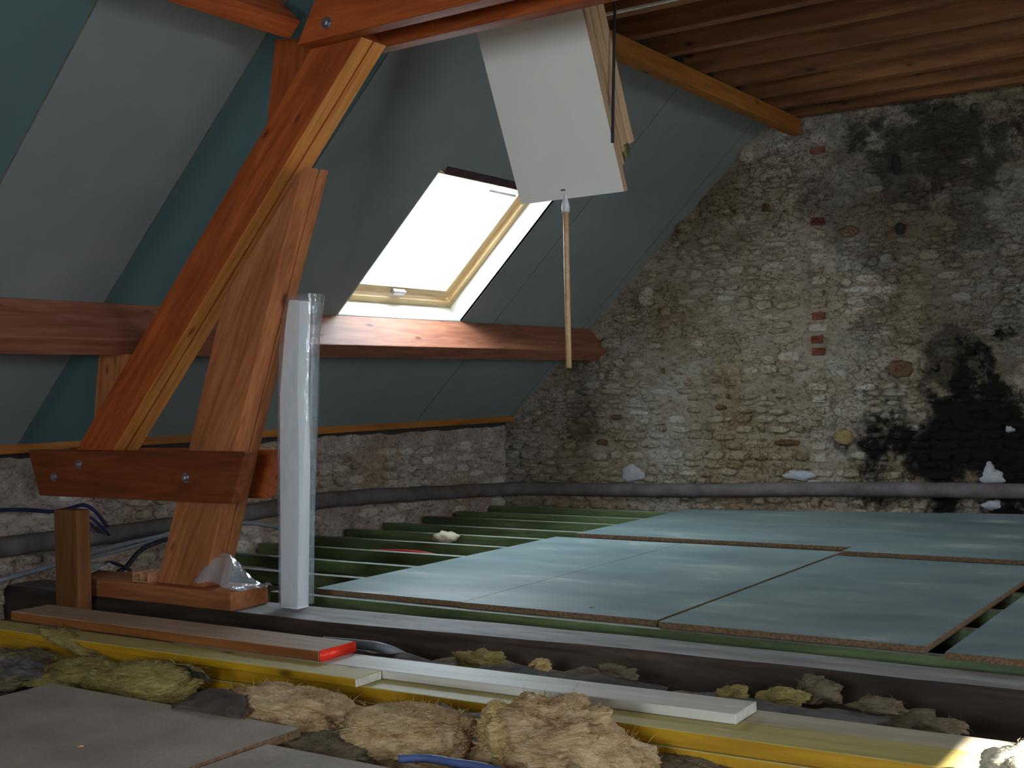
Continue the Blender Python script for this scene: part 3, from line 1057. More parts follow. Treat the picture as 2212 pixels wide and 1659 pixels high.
# ------------------------------------------------------------------ OLD BEAM
bm = bmesh.new()
nx = 110
prof = [(.0, .0, 0), (.3, .0, 0), (.6, 0, 0), (1.0, -.002, 0), (1.03, -.05, 1), (1.03, -.2, 1), (.0, -.26, 1), (-.06, -.20, 1), (-.115, -.13, 1), (-.09, -.07, 1), (-.04, -.02, 1)]
rings = []
for i in range(nx + 1):
    x = -5.38 + 7.3 * i / nx
    y0_ = float(np.interp(x, [-5.4, -4.71, -3.29, -1.87, -.775, 1.9], [3.57, 3.562, 3.548, 3.662, 3.72, 3.76]))
    y1_ = float(np.interp(x, [-5.4, -3.54, -2.04, -.82, 1.9], [3.78, 3.796, 3.856, 3.90, 3.94]))
    zt = -.030 - .010 * max(0, x + 2.2)
    ring = []
    for (dy, dz, rough_) in prof:
        q = Vector((x * 1.6, dy * 1.4, dz * 6))
        k = 1.0 if rough_ else .15
        ring.append(bm.verts.new((x, min(y0_ + dy * (y1_ - y0_) + k * .020 * noise.fractal(q * 1.4, 1, 2, 3), 3.945), zt + dz + k * .016 * noise.noise(q * 2 + Vector((5, 0, 0))))))
    rings.append(ring)
n_ = len(prof)
top_faces = set()
for i in range(nx):
    for k in range(n_):
        f_ = bm.faces.new([rings[i][k], rings[i][(k + 1) % n_], rings[i + 1][(k + 1) % n_], rings[i + 1][k]])
        f_.material_index = 1 if k < 3 else 0
        f_.smooth = k >= 3
bm.faces.new(rings[0]); bm.faces.new(rings[-1][::-1])
bmesh.ops.recalc_face_normals(bm, faces=bm.faces)
me = bpy.data.meshes.new('old_beam'); bm.to_mesh(me); bm.free()
me.materials.append(MATS['old_oak']); me.materials.append(MATS['dusty_top'])
tag(link('old_beam', me, []), 'dark old oak floor beam, dust on top, rough face towards the planks', 'beam')

# ------------------------------------------------------------------ TRUSS
YF = 3.60
truss = empty('roof_truss', (-4.3, 3.67, -.03), label='orange fir roof truss with leaning leg, doubled rafter and bolted boards', cat='truss')
A = lambda px, py, y=YF: aty(px, py, y)
# sole block under the leg
z_s = .046
sole = [atz(180, 1240, z_s), atz(496, 1282, z_s), atz(578, 1267, z_s)]
prism('sole_plate', [(-4.90, 3.545, -.030), (-3.80, 3.545, -.030), (-3.80, 3.545, z_s), (-4.90, 3.545, z_s)], (0, .215, 0), 'fir_pale', truss, (1, 0, 0), .004)
# leg
lg = [A(483, 641), A(657, 358), A(587, 634), A(506, 972), A(440, 1263), A(340, 1257)]
lg[-1].z = lg[-2].z = z_s
lg[-1].x = A(340, 1257).x; lg[-2].x = A(440, 1263).x
prism('leg', lg, (0, .088, 0), 'fir_pale', truss, lg[1] - lg[5], .006)
prism('leg', [p + Vector((.007, .090, 0)) for p in lg], (0, .050, 0), 'fir_pale', truss, lg[1] - lg[5], .006)
# rafters (front one and a slightly lower rear one)
u_r = (A(574, 270) - A(165, 969)).normalized()
def ext(p, d): return p + u_r * d
TLa, TLb = A(574, 270), A(165, 969)
FRa, FRb = A(741, 130), A(257, 965)
wv = (FRa - TLb); nperp = Vector((u_r.z, 0, -u_r.x))
wid = .5 * ((FRa - TLb).dot(nperp) + (FRb - TLb).dot(nperp))
rp = [ext(TLb, -.06), ext(TLb, (TLa - TLb).length + .55), ext(TLb, (TLa - TLb).length + .55) + nperp * wid, ext(TLb, -.06) + nperp * wid]
r1 = prism('rafter', rp, (0, .072, 0), ['fir_timber', 'fir_lit_underside'], truss, u_r, .006)
rp2 = [p + nperp * d + Vector((0, .074, 0)) for p, d in zip(rp, (.003, .003, .004, .004))]
r2 = prism('rafter', rp2, (0, .072, 0), ['fir_timber', 'fir_lit_underside'], truss, u_r, .005)
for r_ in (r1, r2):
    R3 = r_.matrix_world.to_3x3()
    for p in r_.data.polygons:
        if (R3 @ p.normal).dot(nperp) > .8: p.material_index = 1  # underside painted lighter, as if lit from the floor
# boards clamping leg and rafter
cl = [A(60, 972, 3.53), A(530, 978, 3.53), A(500, 1087, 3.53), A(85, 1072, 3.53)]
zt_, zb_ = (cl[0].z + cl[1].z) / 2, (cl[2].z + cl[3].z) / 2
for p in cl[:2]: p.z = zt_
for p in cl[2:]: p.z = zb_
cf = prism('clamp_board', cl, (0, .068, 0), 'fir_dark', truss, (1, 0, 0), .006)
cl2 = [Vector((cl[0].x, 3.75, zt_)), A(592, 975, 3.75), A(568, 1078, 3.75), Vector((cl[3].x, 3.75, zb_))]
cl2[1].z = zt_; cl2[2].z = zb_
prism('clamp_board', cl2, (0, .068, 0), 'fir_timber', truss, (1, 0, 0), .006)
for (px, py) in ((172, 1003), (118, 1030), (402, 1032)):
    bolt(truss, A(px, py, 3.529), Vector((0, -1, 0)), .014)
# collar: two boards
zc = 2.215
xa, xb = A(641, 108, 3.52).x, A(672, 20, 3.52).x
prism('collar_board', [(xa, 3.52, zc), (2.9, 3.52, zc), (2.9, 3.52, zc + .225), (xb + .06, 3.52, zc + .225)], (0, .078, 0), 'fir_timber', truss, (1, 0, 0), .006)
prism('collar_board', [(xa + .12, 3.75, zc), (2.9, 3.75, zc), (2.9, 3.75, zc + .225), (xb + .12, 3.75, zc + .225)], (0, .078, 0), 'fir_timber', truss, (1, 0, 0), .006)
bolt(truss, A(706, 50, 3.519), Vector((0, -1, 0)), .016)
# purlin blocks standing on the rafter
b1 = [A(213, 765, 3.64), A(203, 895, 3.64), A(203, 930, 3.64), A(300, 830, 3.64), A(320, 765, 3.64)]
prism('purlin_block', b1, (0, .075, 0), 'fir_pale', truss, b1[0] - b1[1], .004)
b2 = [A(594, 84, 3.62), A(577, 262, 3.62), A(575, 285, 3.62), A(700, 130, 3.62), A(690, 84, 3.62)]
prism('purlin_block', b2, (0, .1, 0), 'fir_timber', truss, b2[0] - b2[1], .004)

# ------------------------------------------------------------------ PURLINS
pc = [Vector((-4.628, 0, 1.295)), Vector((-4.486, 0, 1.120)), Vector((-4.566, 0, 1.052)), Vector((-4.710, 0, 1.222))]
po = prism('lower_purlin', [p + Vector((0, -2.2, 0)) for p in pc], (0, 10.19, 0), 'fir_grey', None, (0, 1, 0), .005)
tag(po, 'long orange purlin beam under the roof window, running into the gable wall', 'beam')
lo, inn = A(640, 90, 3.55), A(656, 46, 3.55)
dn = Vector((-U.x, 0, -U.z))
inn = lo + (inn - lo).length * U * 1.0
up_ = [lo, inn, inn - NI * .23, lo - NI * .23]
po = prism('upper_purlin', [Vector((p.x, -2.2, p.z)) for p in up_], (0, 5.715, 0), 'fir_timber', None, (0, 1, 0), .005)
tag(po, 'orange upper purlin beam ending at the bolted collar of the truss', 'beam')

# ------------------------------------------------------------------ LOFT HATCH WITH FOLDED LADDER
YB = 4.60
hl, hr = aty(1125, 443, YB), aty(1348, 413, YB)
zb = (hl.z + hr.z) / 2
TH = math.radians(66)
dd = Vector((0, math.cos(TH), -math.sin(TH)))                      # down the leaf
nb = Vector((0, math.sin(TH), math.cos(TH)))                       # out of its upper side
LEN = (2.62 - zb) / math.sin(TH)
hinge = Vector((0, YB - LEN * math.cos(TH), 2.62))
hatch = empty('loft_hatch', (hl.x, hinge.y, hinge.z), label='white loft hatch leaf hanging open, folded pine ladder on its back', cat='hatch')


def hp(x, l, o): return Vector((x, hinge.y, hinge.z)) + dd * l + nb * o


def hbox(name, x0, x1, l0, l1, o0, o1, mat, parent=hatch, bev=.003, grain='L'):
    X, Y, Z = (dd, Vector((1, 0, 0)), dd.cross(Vector((1, 0, 0)))) if grain == 'L' else (Vector((1, 0, 0)), dd, Vector((1, 0, 0)).cross(dd))
    c = hp((x0 + x1) / 2, (l0 + l1) / 2, (o0 + o1) / 2)
    M = mat4(X, Y, Z, c); Mi = M.inverted()
    bm = bmesh.new()
    pts = [Mi @ hp(x, l, o) for o in (o0, o1) for (x, l) in ((x0, l0), (x1, l0), (x1, l1), (x0, l1))]
    add_hexa(bm, pts)
    return finish(name, bm, mat, parent, M, bev=bev)


hbox('hatch_leaf', hl.x, hr.x, 0, LEN, 0, .018, 'hatch_white', bev=.002)
hbox('leaf_edging', hr.x + .0005, hr.x + .010, 0, LEN, 0, .018, 'ladder_pine', bev=.001)
lad = empty('folding_ladder', tuple(hp(hl.x, .1, .03))); lad.parent = hatch; lad.matrix_parent_inverse = hatch.matrix_basis.inverted()
secs = [(-.05, LEN - .10, .020, .078), (-.02, LEN - .15, .084, .142), (.02, LEN - .165, .148, .206)]
for (l0, l1, o0, o1) in secs:
    for x in (hl.x + .10, hr.x - .035):
        hbox('stringer', x, x + .026, l0, l1, o0, o1, 'ladder_pine', lad)
    for k in range(4):
        l = l0 + (l1 - l0) * (k + .5) / 4
        hbox('tread', hl.x + .126, hr.x - .035, l - .009, l + .009, o0 + .005, o1 - .005, 'ladder_pine', lad, grain='X')
# brass hinge and foot fittings at the lower end
l1 = secs[2][1]
hbox('ladder_hinge', hr.x - .036, hr.x - .006, l1 - .012, l1 + .045, .10, .15, 'brass_green', lad, .008)
hbox('ladder_hinge', hr.x - .034, hr.x - .010, l1 + .02, l1 + .065, .05, .095, 'brass_green', lad, .008)
p_a = Vector((hr.x + .012, hinge.y + .62, 2.60)); p_b = aty(1322, 312, 4.50)
p_a = atx(1329, -30, hr.x + .014); p_b = atx(1323, 308, hr.x + .014)
tube('support_arm', [p_a, (p_a + p_b) / 2, p_b], .0065, 'black_cable', hatch)
box('hinge_bar', (hl.x, hinge.y - .02, 2.612), (hr.x, hinge.y + .012, 2.63), 'steel', hatch, .003)
bm = bmesh.new()
cx, cz = aty(1228, 420, YB), 0
o = hbox('catch_plate', aty(1216, 424, YB).x, aty(1226, 424, YB).x, LEN - .045, LEN - .037, -.003, 0, 'steel', hatch, .001)
# frame of the hatch opening
fr_y = 5.12
box('trim_2', (-2.95, fr_y, 2.622), (-2.30, fr_y + .02, 2.634), 'white_lining', None, .002)['kind'] = 'structure'
box('trim_4', (-2.95, fr_y, 2.635), (-2.30, fr_y + .02, 2.80), 'joist_timber', None, .002)['kind'] = 'structure'
box('trim_3', (-2.385, hinge.y, 2.612), (-2.365, fr_y, 2.76), 'fir_pale', None, .002, 'Y')['kind'] = 'structure'

# pull rod
rt = aty(1222, 452, YB - .005); rb = aty(1219, 795, YB - .005); rb.x = rt.x - .005
rod = empty('pull_rod', tuple(rb), label='slim wooden pull rod with white tip hanging from the white loft hatch', cat='rod')
tube('rod_shaft', [rb, (rb + rt) / 2, rt], .0125, 'rod_wood', rod, 14, 3)
bm = bmesh.new()
tp = rt + Vector((0, 0, .05))
prof_r = [(-.012, .017), (.012, .018), (.02, .0165), (.045, .010), (.062, .007), (.078, .004)]
rings = [[bm.verts.new(rt + Vector((r * math.cos(t * math.pi / 7), r * math.sin(t * math.pi / 7), h))) for t in range(14)] for (h, r) in prof_r]
for i in range(len(rings) - 1):
    for k in range(14):
        bm.faces.new([rings[i][k], rings[i][(k + 1) % 14], rings[i + 1][(k + 1) % 14], rings[i + 1][k]])
bm.faces.new(rings[0]); bm.faces.new(rings[-1])
finish('rod_tip', bm, 'plastic_white', rod, smooth=True)

# ------------------------------------------------------------------ WRAPPED BOARDS (tall white package on the old beam)
pk = empty('wrapped_boards', (-3.70, 3.72, -.03), label='tall narrow white boards in clear plastic film, standing on the old beam', cat='package')
def pkp(px, py, y=3.72): return aty(px, py, y)
bl, br_ = pkp(611, 1308), pkp(655, 1310)
tl_, trr = pkp(628, 642), pkp(660, 645)
bl.z = br_.z = -.029
vis = [(611, 1308), (609, 1000), (608, 850), (616, 735), (626, 645)]


def strip(name, L_, R_, y0, y1, mat):
    bm = bmesh.new()
    rows = []
    for a, b_ in zip(L_, R_):
        rows.append([bm.verts.new(v) for v in ((a.x, y0, a.z), (b_.x, y0, b_.z), (b_.x, y1, b_.z), (a.x, y1, a.z))])
    for r0, r1 in zip(rows, rows[1:]):
        for k in range(4):
            bm.faces.new([r0[k], r0[(k + 1) % 4], r1[(k + 1) % 4], r1[k]])
    bm.faces.new(rows[0][::-1]); bm.faces.new(rows[-1])
    return finish(name, bm, mat, pk, bev=.002)


Ll = [pkp(*p) for p in [(614, 1308), (612, 1000), (612, 850), (622, 720), (630, 648)]]
Lm = [pkp(*p) for p in [(636, 1309), (634, 1000), (634, 850), (640, 720), (644, 648)]]
Lr = [pkp(*p) for p in [(652, 1310), (656, 1000), (652, 850), (655, 720), (658, 650)]]
for seq in (Ll, Lm, Lr): seq[0].z = -.0288
Lm2 = [p + Vector((.003, 0, 0)) for p in Lm]
strip('white_board', Ll, Lm, 3.70, 3.765, 'white_board')
strip('white_board', Lm2, Lr, 3.695, 3.76, 'white_board')
# film sleeve, flaring at the top towards the gable
bm = bmesh.new()
filmL = [(607, 1306), (606, 1150), (605, 1000), (604, 850), (609, 735), (619, 655), (622, 640)]
filmR = [(664, 1275), (668, 1150), (672, 1000), (676, 850), (682, 735), (686, 660), (688, 634)]
rows = []
for i, (a, b_) in enumerate(zip(filmL, filmR)):
    pa, pb = pkp(*a), pkp(*b_)
    if i == 0: pa.z = -.028; pb.z = -.012
    ring = []
    for k in range(20):
        t = 2 * math.pi * k / 20
        cx_, wx_ = (pa.x + pb.x) / 2, (pb.x - pa.x) / 2
        c_, s_ = math.cos(t), math.sin(t)
        ex = .55
        X = cx_ + wx_ * math.copysign(abs(c_) ** ex, c_)
        Yc = 3.73 + .047 * math.copysign(abs(s_) ** ex, s_)
        zz = pa.z + (pb.z - pa.z) * (X - pa.x) / max(1e-6, pb.x - pa.x)
        nn = noise.noise(Vector((X * 14, Yc * 14, zz * 5))) * .006
        ring.append(bm.verts.new((X + nn, Yc + nn, zz)))
    rows.append(ring)
for r0, r1 in zip(rows, rows[1:]):
    for k in range(20):
        bm.faces.new([r0[k], r0[(k + 1) % 20], r1[(k + 1) % 20], r1[k]])
o = finish('plastic_film', bm, 'clear_film', pk, smooth=True)

# crumpled plastic on the sole plate
bm = bmesh.new()
bmesh.ops.create_grid(bm, x_segments=26, y_segments=20, size=.5)
c0 = atz(486, 1262, z_s)
for v_ in bm.verts:
    u_, w_ = v_.co.x + .5, v_.co.y + .5
    h = .125 * max(0, 1 - ((u_ - .33) / .45) ** 2) * max(0, 1 - ((w_ - .5) / .55) ** 2)
    h += .02 * abs(noise.noise(Vector((u_ * 5, w_ * 5, 1)))) + .012 * abs(noise.noise(Vector((u_ * 13, w_ * 13, 4))))
    v_.co = Vector((-4.055 + u_ * .30, 3.57 + w_ * .17 + .02 * noise.noise(Vector((u_ * 4, 0, 9))), z_s + .003 + h))
o = finish('plastic_sheet', bm, 'milky_film', smooth=True)
tag(o, 'crumpled clear plastic bag beside the foot of the truss leg', 'plastic bag')

# ------------------------------------------------------------------ CABLES AND CLUTTER AT THE EAVE
pipe_px = [(-60, 1190), (150, 1163), (300, 1148), (480, 1118), (700, 1081), (900, 1067), (1000, 1061)]
pts = [atx(px, py, -5.31) for px, py in pipe_px]
pts += [Vector((-5.30, 7.55, .107)), Vector((-5.22, 7.80, .098)), Vector((-5.02, 7.885, .095))]
pts += [atg(px, py, .035) for px, py in [(1300, 1058), (1500, 1060), (1800, 1057), (2050, 1059), (2260, 1062)]]
pts.append(pts[-1] + Vector((1.2, .09, .02)))
tag(tube('lagged_pipe', pts, .05, 'pipe_lagging', None, 14, 8, .10), 'dusty grey lagged pipe running low along eave wall and gable wall', 'pipe')


def cable(name, pxs, x, r, mat, label, cat, seg=8):
    return tag(tube(name, [atx(px, py, x + (i % 2) * .004) for i, (px, py) in enumerate(pxs)], r, mat, None, seg, 6), label, cat)


cable('cable', [(-40, 1103), (50, 1101), (112, 1105), (150, 1098), (180, 1091), (205, 1104), (232, 1138)], -5.21, .0095, 'blue_cable', 'uppermost dark blue cable looping over the short post top', 'cable')
cable('cable', [(140, 1112), (168, 1104), (196, 1118), (222, 1140), (236, 1156)], -5.23, .008, 'blue_cable', 'dark blue cable curling down just behind the short post', 'cable')
cable('cable', [(150, 1130), (172, 1118), (196, 1132), (214, 1150)], -5.24, .007, 'black_cable', 'short black cable loop under the dark blue ones by the short post', 'cable')
cable('conduit', [(-50, 1268), (60, 1237), (112, 1222), (165, 1203), (260, 1177), (340, 1160), (400, 1146), (520, 1130), (580, 1135), (612, 1143)], -5.05, .013, 'grey_conduit', 'upper of the two grey conduits slanting up behind the truss leg', 'conduit')
cable('conduit', [(165, 1213), (260, 1188), (345, 1165), (400, 1155)], -5.02, .009, 'grey_conduit', 'lower and thinner of the two grey conduits behind the truss leg', 'conduit')
cable('cable', [(400, 1160), (350, 1168), (305, 1188), (275, 1222), (255, 1236)], -5.0, .012, 'black_cable', 'thick black cable drooping from the conduits to the hollow brick', 'cable')
cable('cable', [(205, 1236), (232, 1215), (262, 1222), (282, 1232)], -4.98, .008, 'black_cable', 'thin black cable lying tangled behind the sole plate', 'cable')

pw = 3.42
pa, pb = aty(116, 1100, pw), aty(165, 1100, pw)
post = box('short_post', (pa.x, pw, -.28), (pb.x, pw + .07, pa.z), 'post_wood', None, .004, 'Z')
tag(post, 'short brown timber post standing between the cables and the planks', 'post')

# hollow clay brick
bk = aty(303, 1240, 3.64)
bm = bmesh.new()
cxs = [(-.075, -.052, 0), ]
W2, H2, T2 = .052, .021, .006
D2 = .10
outer = [(-W2, -H2), (W2, -H2), (W2, H2), (-W2, H2)]
def ringbox(x0, x1, z0, z1):
    add_box(bm, (x0, 0, z0), (x1, D2, z1))
ringbox(-W2, W2, -H2, -H2 + T2); ringbox(-W2, W2, H2 - T2, H2)
for x in (-W2, -T2 / 2, W2 - T2):
    ringbox(x, x + T2, -H2 + T2, H2 - T2)
o = finish('hollow_brick', bm, 'terracotta', None, Matrix.Translation((aty(303, 1240, 3.575).x, 3.575, z_s + H2 + .001)))
tag(o, 'small hollow clay brick piece lying on the sole plate behind the leg', 'brick')
q = aty(205, 1236, 3.70)
bm = bmesh.new()
bmesh.ops.create_grid(bm, x_segments=10, y_segments=5, size=.5)
for v_ in bm.verts:
    v_.co = Vector((v_.co.x * .16, v_.co.y * .14, .022 + .030 * v_.co.y + .012 * noise.noise(v_.co * 4)))
bmesh.ops.solidify(bm, geom=list(bm.faces), thickness=.004)
tag(finish('plaster_scrap', bm, 'plastic_white', None, Matrix.Translation((q.x, 3.66, z_s + .004)), smooth=True), 'pale flat scrap lying at the far end of the sole plate', 'scrap')

# foam and red cable between the joists
c0 = atz(948, 1168, -.03)
bm = bmesh.new(); bmesh.ops.create_icosphere(bm, subdivisions=3, radius=1)
for v_ in bm.verts:
    d = 1 + .4 * noise.noise(v_.co * 2.2)
    v_.co = Vector((v_.co.x * .085 * d, v_.co.y * .05 * d, v_.co.z * .036 * d))
tag(finish('foam_blob', bm, 'foam_cream', None, Matrix.Translation((c0.x, 5.86, -.018)), smooth=True), 'cream blob of expanding foam sitting on the green joists', 'foam')
tag(tube('red_cable', [Vector((-4.9, 5.40, -.085)), Vector((-4.6, 5.43, -.06)), Vector((-4.3, 5.42, -.05)), Vector((-4.1, 5.44, -.08))], .016, 'red_cable', None), 'red cable sheath lying between two green joists', 'cable')

# ------------------------------------------------------------------ PLANKS
def plank(name, x0, x1, y0, y1, z0, z1, side, top, end, label, group=None, rz=0.0, bev=.002):
    c = Vector(((x0 + x1) / 2, (y0 + y1) / 2, (z0 + z1) / 2))
    bm = bmesh.new()
    add_box(bm, Vector((x0, y0, z0)) - c, Vector((x1, y1, z1)) - c)
    bmesh.ops.recalc_face_normals(bm, faces=bm.faces)
    es = list(bm.edges)
    bmesh.ops.bevel(bm, geom=es, offset=bev, segments=1, affect='EDGES')
    me = bpy.data.meshes.new(name); bm.to_mesh(me); bm.free()
    for mn in (side, top, end): me.materials.append(MATS[mn])
    for p in me.polygons:
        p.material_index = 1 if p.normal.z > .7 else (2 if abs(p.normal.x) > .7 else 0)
    o = link(name, me, [])
    o.location = c; o.rotation_euler = (0, 0, rz)
    return tag(o, label, 'plank', group)


PG_ = 'planks stacked along the old beam'
RZ = .021
plank('plank', -4.5, .6, 2.722, 2.872, -.082, -.043, 'yellow_plank', 'yellow_plank_top', 'end_grain', 'lowest long yellow plank, mostly hidden below the other yellow one', PG_, RZ)
plank('plank', -4.45, .8, 2.732, 2.882, -.042, -.001, 'yellow_plank', 'yellow_plank_top', 'end_grain', 'long yellow plank with strong yellow edge beside the glass wool', PG_, RZ)
plank('plank', -3.9, .8, 2.888, 3.015, -.042, -.003, 'pale_board', 'pale_board', 'end_grain', 'pale grey board lying flat behind the long yellow plank', PG_, RZ)
plank('plank', -4.5, -2.38, 2.683, 2.800, .0, .026, 'yellow_plank', 'yellow_plank_top', 'white_spruce', 'short yellow plank with a pale sawn end on top of the stack', PG_, .012)
plank('plank', -3.3, -1.268, 2.822, 2.965, .0, .026, 'white_spruce', 'white_spruce', 'white_spruce', 'bright new whitish plank with knots lying on the yellow stack', PG_, .030)
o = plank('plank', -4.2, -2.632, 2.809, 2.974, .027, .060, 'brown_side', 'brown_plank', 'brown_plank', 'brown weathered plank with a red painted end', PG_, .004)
# red painted end of the brown plank
bm = bmesh.new(); add_box(bm, (-2.632, 2.8110, .0265), (-2.620, 2.9775, .0605))
bmesh.ops.bevel(bm, geom=list(bm.edges), offset=.004, segments=2, affect='EDGES')
rp_ = finish('painted_end', bm, 'red_paint', o, smooth=True); rp_['label'] = 'glossy red painted plank end'


# ------------------------------------------------------------------ GLASS WOOL AND KRAFT
def wool_lump(name, c, r, mat, seed, label, group, sub=5, amp=.32, layer=.35, tilt=0.0, yaw=0.0, flat=True, parent=None, fib=1100):
    bm = bmesh.new()
    bmesh.ops.create_icosphere(bm, subdivisions=sub, radius=1)
    off = Vector((seed * 3.1, seed * 1.7, seed * .9))
    for v_ in bm.verts:
        p = v_.co.copy()
        d = 1 + amp * noise.fractal(p * 1.5 + off, 1.0, 2.0, 3)
        q = Vector((p.x * 2.6, p.y * 2.6, p.z * 9.0)) + off
        d += layer * .34 * abs(noise.noise(q)) + layer * .20 * noise.noise(q * 2.7) + .045 * noise.noise(q * 6) + .03 * noise.noise(p * 22 + off)
        e = 3.0
        nrm_ = (abs(p.x) ** e + abs(p.y) ** e + abs(p.z) ** e) ** (1 / e)
        p = p / nrm_ * (.5 + .5 * nrm_)
        v_.co = Vector((p.x * r[0] * d, p.y * r[1] * d, p.z * r[2] * d))
    rg = random.Random(seed * 7 + 1)
    base = [v_.co.copy() for v_ in bm.verts]
    nv = len(base)
    for _ in range(int(fib * (r[0] * r[2]) / .012)):
        p = base[rg.randrange(nv)]
        nrm_ = Vector((p.x / r[0] ** 2, p.y / r[1] ** 2, p.z / r[2] ** 2)).normalized()
        if nrm_.z < -.2: continue
        d = (Vector((rg.uniform(-1, 1), rg.uniform(-1, 1), rg.uniform(-.35, .45))).normalized() * .8 + nrm_ * rg.uniform(.0, .75)).normalized()
        L = rg.uniform(.010, .034) * min(1, r[0] / .10)
        sd_ = d.cross(Vector((rg.uniform(-1, 1), rg.uniform(-1, 1), rg.uniform(-1, 1)))).normalized() * rg.uniform(.0005, .0013)
        cv = Vector((rg.uniform(-1, 1), rg.uniform(-1, 1), rg.uniform(-1, .4))) * L * .45
        pts = [p - nrm_ * .004, p + d * L * .5 + cv * .25, p + d * L + cv]
        a_ = [(bm.verts.new(q - sd_ * k), bm.verts.new(q + sd_ * k)) for q, k in zip(pts, (1.0, .9, .25))]
        for (x0, x1), (y0, y1) in zip(a_, a_[1:]):
            bm.faces.new([x0, x1, y1, y0])
    M = Matrix.Translation(Vector(c)) @ Matrix.Rotation(yaw, 4, 'Z') @ Matrix.Rotation(tilt, 4, 'Y')
    o = finish(name, bm, mat, parent, M, smooth=True)
    if label: tag(o, label, 'insulation', group)
    return o


def sheet(name, corners, mat, seed, parent=None, label=None, bulge=.02, amp=.012, n=(22, 14), group=None):
    """crumpled sheet over four corner points"""
    a, b_, c, d = [Vector(p) for p in corners]
    bm = bmesh.new()
    g = []
    for j in range(n[1] + 1):
        t = j / n[1]
        row = []
        for i in range(n[0] + 1):
            s = i / n[0]
            p = a * (1 - s) * (1 - t) + b_ * s * (1 - t) + c * s * t + d * (1 - s) * t
            e = noise.noise(Vector((s * 3, t * 3, seed)))
            ex = Vector((noise.noise(Vector((s * 5, t * 5, seed + 7))), noise.noise(Vector((s * 5, t * 5, seed + 9))), 0)) * .02
            h = bulge * 4 * s * (1 - s) * 4 * t * (1 - t) * .5 + amp * e + amp * .6 * abs(noise.noise(Vector((s * 9, t * 9, seed + 3))))
            row.append(bm.verts.new(p + ex + Vector((0, 0, h))))
        g.append(row)
    for j in range(n[1]):
        for i in range(n[0]):
            bm.faces.new([g[j][i], g[j][i + 1], g[j + 1][i + 1], g[j + 1][i]])
    bmesh.ops.solidify(bm, geom=list(bm.faces), thickness=.002)
    o = finish(name, bm, mat, parent, smooth=True)
    if label: tag(o, label, 'insulation facing', group)
    return o


GW = 'glass wool tufts between near boards and yellow planks'
YW = 2.50


def wl(px, py, rpx, rz, ry, mat, seed, label, z=-.03, y=None, **kw):
    c = atz(px, py, z)
    if y is not None:
        c = aty(px, py, y)
    dpt = float(np.dot(fwd, np.array(c) - EYE))
    return wool_lump('glass_wool', c, (rpx * dpt / F_PX / .83, ry, rz), mat, seed, label, GW, **kw)


w1 = wl(1185, 1608, 118, .098, .13, 'wool_tan', 1, 'tallest torn tuft of glass wool, rising over the yellow plank edge', z=-.02, sub=6, tilt=-.05)
w1c = wl(1108, 1596, 52, .088, .10, 'wool_yellow', 21, 'narrow upright glass wool lobe at the near side of the tallest tuft', z=-.01, sub=5, tilt=.1)
w1b = wl(1315, 1645, 88, .062, .12, 'wool_tan', 2, 'ragged glass wool tail sloping down beside the tallest tuft', z=-.04, tilt=.35)
w2 = wl(888, 1592, 118, .072, .14, 'wool_tan', 3, 'smooth domed lump of glass wool behind the blue hose', z=-.03, sub=6, amp=.16, layer=.2)
w3 = wl(640, 1548, 140, .056, .13, 'wool_tan', 4, 'torn glass wool lump with a dark grey paper flap at its end', z=-.03, sub=6, tilt=.12)
w4 = wl(308, 1478, 108, .062, .13, 'wool_olive', 5, 'rounded olive glass wool lump at the back edge of the near board', z=-.03, sub=6, amp=.16, layer=.22)
w5 = wl(165, 1455, 100, .040, .12, 'wool_olive', 6, 'flat olive glass wool lump next to the grey paper scraps', z=-.04)
w6 = wl(20, 1445, 100, .055, .16, 'wool_dull', 7, 'dull brownish glass wool heap at the corner of the near board', z=-.05)
w7 = wl(165, 1392, 78, .018, .045, 'wool_olive', 8, 'thin strip of glass wool draped over the yellow plank', z=.02, tilt=.22, y=2.70)
w8 = wl(1480, 1665, 110, .03, .10, 'wool_dull', 9, 'low dusty glass wool patch under the long yellow plank', z=-.09)
w9 = wl(710, 1618, 110, .028, .10, 'wool_dull', 10, 'dusty dull glass wool scrap at the seam of the near boards', z=-.05)
w10 = wl(2205, 1668, 62, .045, .10, 'wool_white', 12, 'pale glass wool tuft in bright sunlight on the yellow plank', z=.0, y=2.60)
# paper facing
sheet('paper_flap', [atz(370, 1530, .0), atz(530, 1555, -.0), atz(535, 1505, .03), atz(440, 1490, .03)], 'kraft_brown', 3, w3, bulge=.05)['label'] = 'dark grey paper facing flap'
sheet('paper_flap', [atz(935, 1560, -.01), atz(1058, 1610, -.02), atz(1062, 1550, .0), atz(930, 1522, .0)], 'kraft_grey', 5, w2, bulge=.03)['label'] = 'grey paper facing'
sheet('paper_flap', [atz(400, 1452, .0), atz(455, 1478, -.0), atz(440, 1455, .03), atz(345, 1428, .03)], 'kraft_brown', 8, w4, bulge=.02)['label'] = 'brown paper facing'
sheet('paper_flap', [atz(0, 1455, .0), atz(90, 1470, .0), atz(100, 1428, .02), atz(10, 1420, .02)], 'kraft_grey', 11, w6, bulge=.02)['label'] = 'grey paper facing'
sheet('paper_facing', [Vector((-3.5, 2.58, -.09)), Vector((-1.4, 2.62, -.09)), Vector((-1.4, 2.70, -.084)), Vector((-3.5, 2.69, -.084))], 'kraft_grey', 14, None, 'strip of grey paper facing tucked under the yellow planks behind the wool', .0, .012, (60, 6))
